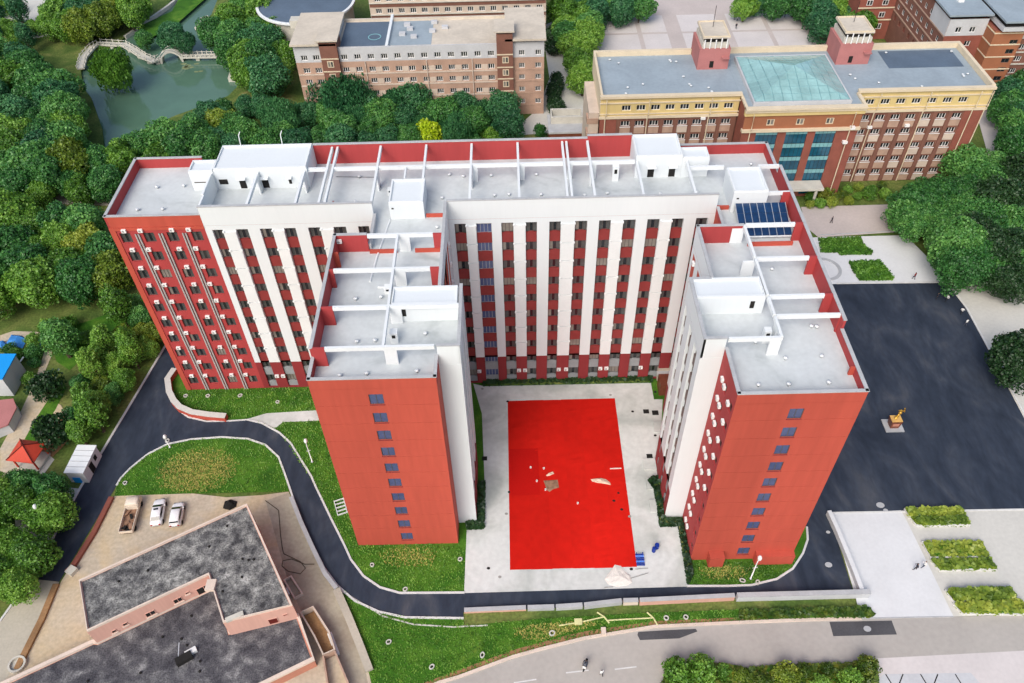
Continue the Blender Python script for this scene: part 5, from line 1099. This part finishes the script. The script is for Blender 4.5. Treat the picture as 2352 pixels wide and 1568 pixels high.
# ------------------------------------------------------------------ red carpet and what lies in the courtyard
CP = thing('red_carpet','huge bright red carpet spread over the courtyard','carpet',(30.1,10.7,.022))
cr = random.Random(5)
for i in range(6):
    xa = 21.42+i*2.9133; h_ = .046+.003*(i%2)
    gy = 60; vs = []
    for j in range(gy+1):
        y = -4.32+cr.uniform(-.04,.04)*(j in (0,gy))+29.97*j/gy; wv = .012*math.sin(j*1.7+i)+(.05 if cr.random() < .06 else 0)
        vs += [(xa,y,.024),(xa,y,h_),(xa+1.45,y,h_+max(0,wv)*.6),(xa+2.925,y,h_),(xa+2.925,y,.024)]
    fs = [(5*j+k,5*j+k+1,5*j+6+k,5*j+5+k) for j in range(gy) for k in range(4)]
    MB().add(vs,fs).build('carpet_strip',('carpet','carpet_b')[i%2],CP)
MB().box(21.6,26.0,7.6,16,.066,.072).build('carpet_overlay','carpet_new',CP)
def crumple(name,label,cat,px,mat,h,seed=0,z=.05):
    r = random.Random(seed); P = GP(px); c_ = [sum(p[i] for p in P)/len(P) for i in (0,1)]; n_ = len(P); vs = [(c_[0],c_[1],z+h)]; 
    for s_,hh in ((.5,.8),(.82,.45),(1,0)): vs += [(c_[0]+(p[0]-c_[0])*s_,c_[1]+(p[1]-c_[1])*s_,z+max(.01,h*hh*r.uniform(.4,1.3))) for p in P]
    fs = [(0,1+i,1+(i+1)%n_) for i in range(n_)]
    for k in range(2): fs += [(1+k*n_+i,1+(k+1)*n_+i,1+(k+1)*n_+(i+1)%n_,1+k*n_+(i+1)%n_) for i in range(n_)]
    return tag(MB().add(vs,fs).build(name,mat),label,cat)
crumple('cloth','long crumpled pale cloth lying on the right half of the red carpet','cloth',[(1357,1101),(1368,1099),(1380,1098),(1392,1101),(1401,1108),(1403,1114),(1392,1112),(1380,1110),(1372,1109),(1360,1106)],'cloth_pale',.3,1)
crumple('cloth','short rolled pink-white cloth on the red carpet above the dark patch','cloth',[(1254,1092),(1260,1087),(1270,1083),(1273,1088),(1262,1093),(1256,1094)],'cloth_pale',.25,2)
crumple('ground_sheet','dark ragged sheet on the middle of the red carpet','sheet',[(1248,1104),(1281,1102),(1284,1120),(1270,1124),(1262,1130),(1255,1125),(1252,1114)],'rust',.12,3)
crumple('plastic_heap','heap of white plastic sheeting at the front edge of the carpet','plastic heap',[(1388,1330),(1402,1312),(1412,1297),(1426,1300),(1436,1312),(1448,1322),(1452,1338),(1440,1346),(1415,1348),(1396,1342)],'cloth_white',.3,4)
for k,(x,y,l) in enumerate(((1233,1106,'white bucket on the red carpet left of the dark sheet'),(1327,1157,'white round bucket alone in the middle of the red carpet'),(1249,1077,'white bottle standing on the red carpet near the pink cloth'),(1219,1075,'small white box at the left of the red carpet'),(1253,1126,'small white tin below the dark sheet on the carpet'))):
    p = G(x,y); tag(MB().lathe([(.12,0),(.15,.27),(.13,.27),(.11,.05)],(p.x,p.y,.052),10).build('bucket','ac_white'),l,'bucket')
a,b = G(1401,1077),G(1427,1076); tag(MB().obox(((a.x+b.x)/2,(a.y+b.y)/2),b-a,(b-a).length/2,.07,.051,.15).build('plank','cloth_white'),'long white plank near the right edge of the red carpet','plank')
for k,(a_,b_,l) in enumerate((((1441,1331),(1489,1317),'long grey stick leaning out of the plastic heap'),((1458,1308),(1488,1306),'thin stick lying beside the blue rack'),((1388,1350),(1408,1349),'short stick lying left of the plastic heap'))):
    a,b = G(*a_),G(*b_); tag(MB().tube([(a.x,a.y,.1),(b.x,b.y,.14)],.04,5).build('stick','pipe_grey'),l,'stick')
p = G(1470,1288); RK = thing('blue_rack','blue slatted rack lying at the lower right corner of the carpet','rack',(p.x,p.y,.03))
for k in range(7): cube('slat','blue_light' if k in (2,5) else 'blue_paint',RK,p.x-.55+.05*k*-.3,p.x+.6-.05*k*.3,p.y-.75+.22*k,p.y-.75+.22*k+.19,.05+.09*k,.12+.09*k)
for dx in (-.45,.4): MB().tube([(p.x+dx,p.y+.75,.04),(p.x+dx,p.y+.9,.75)],.06,6).build('leg','blue_paint',RK)
for k,(x,y,r_) in enumerate(((1508,1258,.32),(1501,1266,.28))):
    q = G(x,y); o = MB().lathe([(r_*.9,0),(r_,.06),(r_,.42),(r_*1.03,.44),(r_,.46),(r_,.86),(r_*.9,.92),(.05,.92)],(0,0,0),14).build('barrel','blue_paint'); o.location = (q.x,q.y,.024); tag(o,('larger blue plastic barrel on the concrete right of the carpet','smaller blue plastic barrel in front of the other one')[k],'barrel')
DCP = [(1108,893),(1505,900),(1453,945),(1402,907),(1166,922),(1170,1130),(1163,1180),(1420,1132),(1428,1170),(1446,1186),(1410,1150),(1122,1305),(1148,1325),(1450,1307),(1505,1000)]
for k,(x,y) in enumerate(DCP):
    q = G(x,y); tag(MB().lathe([(.2,0),(.2,.03),(.05,.035)],(q.x,q.y,.023),10,sx=1.2).build('drain_cover','dark' if k%3 else 'pipe_grey'),f'small round drain cover in the courtyard paving, {ORD[sorted(DCP,key=lambda p:p[1]).index((x,y))]} counted from the back','drain cover','drain covers in the courtyard paving')
for k,(x,y,s) in enumerate(((1492,1048,.45),(1484,945,.45),(1113,1053,.4),(1505,948,.5))):
    q = G(x,y); tag(MB().box(-s,s,-s*.9,s*.9,0,.05).build('floor_hatch','dark'),('dark floor hatch near the foot of the right bay','dark square hatch near the back right corner of the courtyard','dark hatch at the foot of the left bay','dark hatch by the brown entrance canopy')[k],'hatch'); bpy.context.scene.objects[-1] if False else None
    bpy.data.objects[[o.name for o in bpy.data.objects if o.name.startswith('floor_hatch')][-1]].location = (q.x,q.y,.024)
# manhole collars standing in the lawns
MHP = [(427,910),(478,910),(552,909),(638,924,),(288,1110),(385,1013),(855,1298),(931,1354),(1057,1285),(893,1475),(992,1532),(1108,1505),(1268,1455),(1530,1420),(1705,1334),(1740,1338),(1575,1418)]
MHL = [f'in the lawn below the left red wall, {ORD[i]} from the left' for i in range(4)]+['at the left tip of the loop lawn','at the top edge of the loop lawn']+[f'in the lawn before the left tower, {ORD[i]} from the left' for i in range(3)]+[f'in the lower lawn, {ORD[i]} from the left' for i in range(5)]+['before the right tower, left one','before the right tower, right one','in the lower lawn, farthest right']
for k,(x,y) in enumerate(MHP):
    q = G(x,y); r_ = .35; o = MB().lathe([(r_,0),(r_,.22),(r_*.62,.22),(r_*.62,.04)],(0,0,0),12,caps=False).lathe([(r_*.62,.05),(.02,.05)],(0,0,0),12,1,caps=False).build('manhole_collar',['pave_light','dark']); o.location = (q.x,q.y,.01); o.scale = (random.uniform(.85,1.25),random.uniform(.8,1.1),1); o.rotation_euler = (0,0,random.uniform(0,3)); tag(o,f'pale manhole collar {MHL[k]}','manhole','manhole collars in the lawns')
q = G(783,1165)
o = thing('cable_tray','white ladder-like crate lying on the grass beside the left tower','crate',(q.x,q.y,.02),.35)
obj('side_bar',MB().box(-.75,-.65,-1.3,1.3,0,.3).mesh('side_bar','white_paint'),o); obj('side_bar',MB().box(.65,.75,-1.3,1.3,0,.3).mesh('side_bar','white_paint'),o)
for k in range(5): obj('rung',MB().box(-.649,.649,-1.3+k*.62,-1.2+k*.62,.02,.28).mesh('rung','white_paint'),o)
# lamp posts
def lamp(x,y,h,label,ang=0,z=0):
    t = thing('lamp_post',label,'lamp post',(x,y,z),ang)
    for n_,mb,m in (('base',MB().lathe([(.2,0),(.2,.12),(.12,.2)],(0,0,0),10),'metal'),('pole',MB().tube([(0,0,.1),(0,0,h*.8),(.05,0,h)],[.09,.07,.05],8),'ac_white'),('lamp_head',MB().lathe([(.08,0),(.3,.15),(.36,.45),(.25,.75),(.05,.85)],(.1,0,h-.1),10,sx=.8),'ac_white'),('crossbar',MB().tube([(-.3,0,h*.55),(.35,0,h*.6)],.04,5),'ac_white')): obj(n_,mb.mesh(n_,m,True),t)
    return t
lamp(-8.8,14.5,5.1,'white lamp post on the grass between curved road and left tower'); lamp(54.1,-6.4,5.4,'white lamp post in front of the right tower'); lamp(-31.7,17.9,2.4,'short white post lamp at the top of the lawn loop'); lamp(-44.6,3.6,6.0,'white lamp post among the trees at the lower left')
lamp(56.2,158.2,4.6,'left white lamp post on the far plaza'); lamp(96.5,159,4.6,'right white lamp post on the far plaza'); p = G(665,400,0); lamp(p.x-2,p.y+40,6,'white lamp post between the trees beside the brick building')
# pale poles lying on the lower lawn
for k,(a_,b_,t_) in enumerate((((1075,1437),(1240,1402),0),)): pass
for k,(p_,lab) in enumerate(((((800,1110),(920,1092),(1040,1068),(1150,1042)),'left of two pale yellow posts lying on the lower lawn'),(((1180,1070),(1300,1062),(1540,1050)),'right of two pale yellow posts lying on the lower lawn'))):
    P = [G((1700+x/2.138)/1.6148,(1800+y/2.138)/1.6148,.12) for x,y in p_]; t = thing('fallen_post',lab,'post',tuple(P[0])); MB().tube(P,[.10]*len(P),6).build('pole','wood_pale',t); e = P[-1]; d_ = (P[-1]-P[-2]).normalized()
    MB().tube([e+Vector((-d_.y,d_.x,0))*.8-d_*.6,e+d_*.1,e-Vector((-d_.y,d_.x,0))*1.0+d_*.5],.11,6).build('crossbar','wood_pale',t)
q = G((1700+950/2.138)/1.6148,(1800+1085/2.138)/1.6148); tag(MB().box(q.x-.5,q.x+.5,q.y-.4,q.y+.4,.02,.32).build('crate','wood_pale'),'small yellow-green crate under the left fallen post','crate')
q = G((1700+1150/2.138)/1.6148,(1800+1165/2.138)/1.6148); tag(MB().box(q.x-.3,q.x+.3,q.y-.45,q.y+.45,.02,.6).build('marker_stone','cream_rim'),'pale marker stone on the bare soil beside the bottom road','stone')
for k,(x,y,s) in enumerate(((2022,1160,.6),(2034,1172,.35),(1902,1222,.3),(1903,1297,.5),(1992,1444,.5))):
    q = G(x,y); tag(MB().lathe([(s,0),(s,.03),(.05,.03)],(q.x,q.y,.016),10,sy=.8).build('manhole_cover','grey_cap'),('pale cover beside the farthest planters on the asphalt','small pale cover next to the farthest planters','small pale manhole cover on the asphalt at the right tower corner','larger pale manhole cover on the asphalt at the right tower corner','pale manhole cover in the dark patch on the bottom road')[k],'manhole cover')
# ------------------------------------------------------------------ statue
q = G(2050,978); ST = thing('statue','golden sculpture on a brown cube plinth standing on the asphalt yard','statue',(q.x,q.y,.012))
MB().box(q.x-2.1,q.x+2.1,q.y-2.0,q.y+2.0,.012,.2).build('base_slab','grey_cap',ST)
MB().add([(q.x-.95,q.y-.95,.2),(q.x+.95,q.y-.95,.2),(q.x+.95,q.y+.95,.2),(q.x-.95,q.y+.95,.2),(q.x-1.25,q.y-1.1,2.2),(q.x+1.25,q.y-1.1,2.2),(q.x+1.25,q.y+1.1,2.2),(q.x-1.25,q.y+1.1,2.2)],[(3,2,1,0),(4,5,6,7),(0,1,5,4),(1,2,6,5),(2,3,7,6),(3,0,4,7)]).build('plinth','granite_brown',ST)
MB().box(q.x-1.2,q.x+1.2,q.y-1.05,q.y+1.05,2.201,2.3).build('plinth_top','gold_stone',ST); MB().box(q.x-.7,q.x+.7,q.y-1.06,q.y-1.0,.9,1.7).build('plaque','salmon_wall',ST)
MB().tube([(q.x-.2,q.y,2.3),(q.x+.05,q.y+.1,3.0),(q.x+.2,q.y+.1,3.6)],[.35,.28,.16],8).build('stem','gold',ST,True); MB().lathe([(.12,-.35),(.38,-.1),(.42,.1),(.3,.3),(.1,.38)],(q.x+.25,q.y+.1,3.9),12).build('orb','gold',ST,True)
MB().tube([(q.x-.45,q.y,4.75),(q.x+.1,q.y,4.8),(q.x+.75,q.y,4.45)],[.12,.2,.14],7).build('wing','gold',ST,True); MB().tube([(q.x+.75,q.y,5.35),(q.x+.85,q.y,4.8),(q.x+1.15,q.y,4.1)],[.16,.2,.08],7).build('wing','gold',ST,True); MB().tube([(q.x+.25,q.y+.1,4.2),(q.x+.7,q.y,4.6)],.1,6).build('neck','gold',ST)
ST.scale = (.68,.62,.82)
# ------------------------------------------------------------------ vehicles
def wheel(t,x,y,r=.32,w_=.22):
    o = obj('wheel',None,t,(x,y,r)); o.rotation_euler = (0,math.pi/2,0); o.empty_display_size = .2
    obj('tyre',MB().lathe([(r*.62,-w_/2),(r*.95,-w_/2),(r,-w_/4),(r,w_/4),(r*.95,w_/2),(r*.62,w_/2)],(0,0,0),18).mesh('tyre','rubber'),o); obj('rim',MB().lathe([(r*.6,-w_*.4),(r*.6,w_*.4),(.05,w_*.45)],(0,0,0),14).mesh('rim','metal'),o)
def loft(secs):
    """closed sections (equal counts) along y"""
    mb = MB(); k = len(secs[0]); vs = [p for s in secs for p in s]; fs = []
    for i in range(len(secs)-1):
        for j in range(k): fs.append((i*k+j,i*k+(j+1)%k,(i+1)*k+(j+1)%k,(i+1)*k+j))
    fs += [tuple(range(k))[::-1],tuple((len(secs)-1)*k+j for j in range(k))]
    return mb.add(vs,fs)
def body_sec(y,w_,zb,zt,r=.12): return [(-w_+r*.4,y,zb),(w_-r*.4,y,zb),(w_,y,zb+.2),(w_,y,zt-r*1.4),(w_-r,y,zt-.02),(w_*.5,y,zt+.02),(-w_*.5,y,zt+.02),(-w_+r,y,zt-.02),(-w_,y,zt-r*1.4),(-w_,y,zb+.2)]
def car(px,py,ang,label,hatch=False):
    q = G(px,py); t = thing('parked_car',label,'car',(q.x,q.y,.02),ang); L = 2.25 if not hatch else 2.0; W_ = .87
    S = [(-L,.62,.38,.66),(-L+.12,.78,.28,.80),(-L+.45,W_,.22,.90),(-1.1,W_,.2,.93),(.3,W_,.2,.93),(L-.95,W_,.2,.90),(L-.4,.84,.22,.80),(L-.08,.72,.28,.66),(L,.55,.38,.58)]
    obj('body',loft([body_sec(*s) for s in S]).mesh('body','car_white',True),t)
    C = [(-1.75 if not hatch else -1.85,.68,.90,.92),(-1.15 if not hatch else -1.55,.66,.9,1.38),(-.4,.66,.9,1.45),(.3,.66,.9,1.43),(1.1,.70,.88,.92)]
    obj('cabin',loft([[(-w_*1.12,y,zb),(w_*1.12,y,zb),(w_,y,zt-.08),(w_*.85,y,zt),(-w_*.85,y,zt),(-w_,y,zt-.08)] for y,w_,zb,zt in C]).mesh('cabin','car_white',True),t)
    def gl(n_,pts): obj(n_,MB().add(pts,[tuple(range(len(pts)))]).mesh(n_,'glass'),t)
    y0,z0_,y1,z1_ = C[3][0],1.43,C[4][0],.92
    gl('windscreen',[(-.60,y0+.12,z0_-.04),(.60,y0+.12,z0_-.04),(.70,y1-.06,z1_+.06),(-.70,y1-.06,z1_+.06)])
    ya,za,yb,zb = C[1][0],1.38,C[0][0],.92
    gl('rear_window',[(.58,ya-.1,za-.05),(-.58,ya-.1,za-.05),(-.64,yb+.08,zb+.09),(.64,yb+.08,zb+.09)])
    for sg in (-1,1):
        gl('side_window',[(sg*.79,-1.3,.96),(sg*.79,.72,.96),(sg*.70,.22,1.33),(sg*.70,-1.05,1.33)])
        for yy in (-L+.75,L-.8): wheel(t,sg*(W_-.08),yy)
        obj('headlight',MB().box(sg*.5-.16,sg*.5+.16,L-.14,L-.03,.56,.68).mesh('headlight','glass_mid'),t); obj('tail_light',MB().box(sg*.55-.14,sg*.55+.14,-L+.0,-L+.1,.6,.76).mesh('tail_light','lamp_red'),t)
        obj('mirror',MB().box(sg*.9-.06,sg*.9+.08*sg+.06,.72,.86,.95,1.08).mesh('mirror','car_white'),t)
    if not hatch: obj('sunroof',MB().box(-.35,.3,-.15,.15,1.449,1.475).mesh('sunroof','glass'),t)
    return t
def pxang(a,b): v = G(*b)-G(*a); return math.atan2(-v.x,v.y)
AN = pxang((362,1202),(370,1157))
car(366,1181,AN,'larger white car with a dark sunroof parked in the sandy yard'); car(409,1186,AN-.02,'smaller white hatchback parked nearest the tar-roofed workshop',True)
AT = pxang((296,1215),(312,1155)); q = G(306,1187); TR = thing('parked_truck','cream pickup truck with an open cluttered load bed in the sandy yard','truck',(q.x,q.y,.02),AT)
obj('cab',loft([body_sec(1.0,.92,.45,1.75,.15),body_sec(1.1,.95,.4,1.85,.15),body_sec(2.3,.95,.4,1.82,.15),body_sec(2.75,.92,.4,1.15,.15),body_sec(2.95,.85,.45,.95,.12)]).mesh('cab','car_cream',True),TR)
obj('chassis',MB().box(-.5,.5,-3.0,2.6,.38,.62).mesh('chassis','rubber'),TR); obj('bed_floor',MB().box(-.95,.95,-3.1,.9,.62,.72).mesh('bed_floor','rust'),TR)
for nm,b_ in (('bed_side',(-.98,-.9,-3.1,.9,.721,1.25)),('bed_side',(.9,.98,-3.1,.9,.721,1.25)),('tailgate',(-.89,.89,-3.12,-3.04,.721,1.2)),('bed_front',(-.89,.89,.82,.9,.721,1.5))): obj(nm,MB().box(*b_).mesh(nm,'car_cream'),TR)
for k in range(7): 
    x,y = random.uniform(-.55,.55),random.uniform(-2.7,.4); obj('load',MB().obox((x,y),(random.uniform(-1,1),1),random.uniform(.2,.5),random.uniform(.1,.3),.722,.85+random.random()*.3).mesh('load',random.choice(['rust','dark','cloth_white','pipe_grey'])),TR)
for sg in (-1,1):
    for yy in (-2.2,1.9): wheel(TR,sg*.85,yy,.38,.26)
    obj('side_window',MB().add([(sg*.958,1.2,1.25),(sg*.958,2.1,1.25),(sg*.92,1.95,1.7),(sg*.92,1.25,1.7)],[(0,1,2,3)]).mesh('side_window','glass'),TR); obj('headlight',MB().box(sg*.65-.15,sg*.65+.15,2.9,2.97,.6,.78).mesh('headlight','glass_mid'),TR)
obj('windscreen',MB().add([(-.8,2.35,1.79),(.8,2.35,1.79),(.82,2.72,1.22),(-.82,2.72,1.22)],[(0,1,2,3)]).mesh('windscreen','glass'),TR)
p = G(528,1160); crumple('tyre_heap','dark heap under a tarpaulin beside the workshop roof corner','heap',[(512,1168),(516,1153),(530,1147),(545,1152),(543,1164),(528,1172)],'dark',.9,7)
p = G(42,1528); o = MB().lathe([(1.1,0),(1.1,.5),(.85,.5),(.85,.15),(.03,.15)],(p.x,p.y,.02),20).build('round_planter','stone_pale'); tag(o,'round pale stone well ring in the lower left yard corner','well ring')
# ------------------------------------------------------------------ people
def person_mesh(mats, pose='stand'):
    st = .0 if pose == 'stand' else .22
    V = {'p':(0,0,.95),'c':(0,0,1.25),'n':(0,.01,1.47),'h':(0,.02,1.6),'t':(0,.02,1.72),'lh':(-.10,0,.9),'lk':(-.11,st*.6+.02,.48),'la':(-.11,-st*.1+st*.9-.02,.07),'lt':(-.11,st*.9+.14,.04),
         'rh':(.10,0,.9),'rk':(.11,-st*.3+.02,.48),'ra':(.11,-st,.07),'rt':(.11,-st+.15,.04),'ls':(-.2,0,1.40),'le':(-.27,-.03-st*.4,1.13),'lw':(-.26,.08-st*.2,.90),'rs':(.2,0,1.40),'re':(.27,-.03+st*.5,1.13),'rw':(.26,.10+st*.8,.92)}
    Rr = {'p':.16,'c':.17,'n':.06,'h':.10,'t':.085,'lh':.10,'lk':.07,'la':.05,'lt':.045,'rh':.10,'rk':.07,'ra':.05,'rt':.045,'ls':.08,'le':.055,'lw':.042,'rs':.08,'re':.055,'rw':.042}
    Eg = [('p','c'),('c','n'),('n','h'),('h','t'),('p','lh'),('lh','lk'),('lk','la'),('la','lt'),('p','rh'),('rh','rk'),('rk','ra'),('ra','rt'),('c','ls'),('ls','le'),('le','lw'),('c','rs'),('rs','re'),('re','rw')]
    ks = list(V); me = bpy.data.meshes.new('person'); me.from_pydata([V[k] for k in ks],[(ks.index(a),ks.index(b)) for a,b in Eg],[]); o = obj('person',me); sk = o.modifiers.new('skin','SKIN')
    for i,k in enumerate(ks): me.skin_vertices[0].data[i].radius = (Rr[k],Rr[k]*.85); me.skin_vertices[0].data[i].use_root = (k == 'p')
    o.modifiers.new('sub','SUBSURF').levels = 1; dg = bpy.context.evaluated_depsgraph_get(); out = bpy.data.meshes.new_from_object(o.evaluated_get(dg)); bpy.data.objects.remove(o)
    out.materials.clear()
    for m in mats: out.materials.append(MATS[m])
    for p in out.polygons:
        z = p.center.z; p.material_index = 3 if z > 1.63 or (z > 1.55 and p.center.y < 0) else 2 if z > 1.47 or (abs(p.center.x) > .22 and z < .98) else 1 if z > .92 else 0; p.use_smooth = True
    out.name = 'person'; return out
PM = {}
def person(px,py,label,shirt='shirt_white',legs='trousers',pose='stand',ang=0,z=.02,s=1.):
    k = (shirt,legs,pose)
    if k not in PM: PM[k] = person_mesh((legs,shirt,'skin','hair'),pose)
    q = G(px,py,z); o = obj('person',PM[k],None,(q.x,q.y,z),ang,(s,s,s)); return tag(o,label,'person')
person(1381,1551,'person in a white top and dark trousers standing on the bottom road','shirt_white','trousers','walk',.3)
person(2101,1308,'person in dark clothes walking on the white slab near the middle planters','shirt_dark','trousers','walk',1.2); person(2119,1303,'person in a white top beside the middle planters','shirt_white','jeans','walk',1.5)
person(1909,512,'dark-clothed person walking on the path behind the dormitory','shirt_dark','trousers','walk',1.0); person(2098,641,'person in dark red walking across the entrance paving','shirt_red','trousers','walk',.5); person(2056,483,'dark-clothed person farther along the path','shirt_dark','jeans','stand',.2)
person(2338,358,'left of two dark-clothed people walking on the pale east road','shirt_dark','trousers','walk',.4); person(2346,357,'right of two dark-clothed people walking on the pale east road','shirt_dark','jeans','walk',.4)
person(2172,692,'worker in a white top on the rear edge of the asphalt yard','shirt_white','trousers','walk',2); person(2150,688,'worker in dark clothes on the asphalt near the rear edge','shirt_dark','trousers','stand',1); person(2206,722,'worker in white bending at the asphalt corner','shirt_white','trousers','walk',-.8); person(2216,748,'worker in white beside the right kerb of the asphalt','shirt_white','jeans','walk',.4)
for k,(x,y,l,sh) in enumerate(((1686,46,'left person of the pair on the far plaza','shirt_dark'),(1693,49,'right person of the pair on the far plaza','shirt_white'),(1802,40,'lone dark-clothed person at the far right of the plaza','shirt_dark'),(1690,66,'dark person standing on the plaza beside the roof tower','shirt_dark'))): person(x,y,l,sh,'trousers','walk' if k else 'stand',k)
# scooter with rider on the bottom road
q = G(1344,1530); SCA = pxang((1349,1510),(1340,1536)); SCo = thing('motor_scooter','pale scooter ridden along the bottom road','scooter',(q.x,q.y,.02),SCA)
for yy in (-.6,.62): wheel(SCo,0,yy,.25,.12)
obj('body',loft([body_sec(-.75,.14,.5,.8,.05),body_sec(-.2,.17,.35,.78,.05),body_sec(.15,.14,.28,.42,.05),body_sec(.45,.14,.3,.5,.05)]).mesh('body','ac_white',True),SCo); obj('front_shield',MB().box(-.2,.2,.42,.5,.35,1.0).mesh('front_shield','ac_white'),SCo); obj('handlebar',MB().tube([(-.32,.42,1.03),(0,.46,1.08),(.32,.42,1.03)],.03,6).mesh('handlebar','dark'),SCo); obj('seat',MB().box(-.14,.14,-.7,.05,.8,.87).mesh('seat','dark'),SCo); obj('footboard',MB().box(-.16,.16,.05,.45,.28,.34).mesh('footboard','dark'),SCo)
def rider():
    V = {'p':(0,-.25,.95),'c':(0,-.15,1.28),'n':(0,-.1,1.5),'h':(0,-.08,1.63),'t':(0,-.08,1.75),'lh':(-.1,-.2,.93),'lk':(-.16,.2,.86),'la':(-.15,.25,.42),'lt':(-.15,.4,.38),'rh':(.1,-.2,.93),'rk':(.16,.2,.86),'ra':(.15,.25,.42),'rt':(.15,.4,.38),'ls':(-.2,-.13,1.42),'le':(-.28,.05,1.2),'lw':(-.28,.38,1.08),'rs':(.2,-.13,1.42),'re':(.28,.05,1.2),'rw':(.28,.38,1.08)}
    return V
def skin_person(V,mats):
    Rr = {'p':.16,'c':.17,'n':.06,'h':.10,'t':.085,'lh':.10,'lk':.075,'la':.05,'lt':.045,'rh':.10,'rk':.075,'ra':.05,'rt':.045,'ls':.08,'le':.055,'lw':.042,'rs':.08,'re':.055,'rw':.042}
    Eg = [('p','c'),('c','n'),('n','h'),('h','t'),('p','lh'),('lh','lk'),('lk','la'),('la','lt'),('p','rh'),('rh','rk'),('rk','ra'),('ra','rt'),('c','ls'),('ls','le'),('le','lw'),('c','rs'),('rs','re'),('re','rw')]
    ks = list(V); me = bpy.data.meshes.new('person'); me.from_pydata([V[k] for k in ks],[(ks.index(a),ks.index(b)) for a,b in Eg],[]); o = obj('person',me); o.modifiers.new('skin','SKIN')
    for i,k in enumerate(ks): me.skin_vertices[0].data[i].radius = (Rr[k],Rr[k]*.85); me.skin_vertices[0].data[i].use_root = (k == 'p')
    o.modifiers.new('sub','SUBSURF').levels = 1; out = bpy.data.meshes.new_from_object(o.evaluated_get(bpy.context.evaluated_depsgraph_get())); bpy.data.objects.remove(o); out.materials.clear()
    for m in mats: out.materials.append(MATS[m])
    for p in out.polygons: p.material_index = 3 if p.center.z > 1.66 else 2 if p.center.z > 1.5 else 1 if p.center.z > 1.0 else 0; p.use_smooth = True
    out.name = 'person'; return out
o = obj('person',skin_person(rider(),('jeans','shirt_dark','skin','hair')),None,(q.x,q.y,.02),SCA); tag(o,'rider in dark clothes sitting on the pale scooter','person')
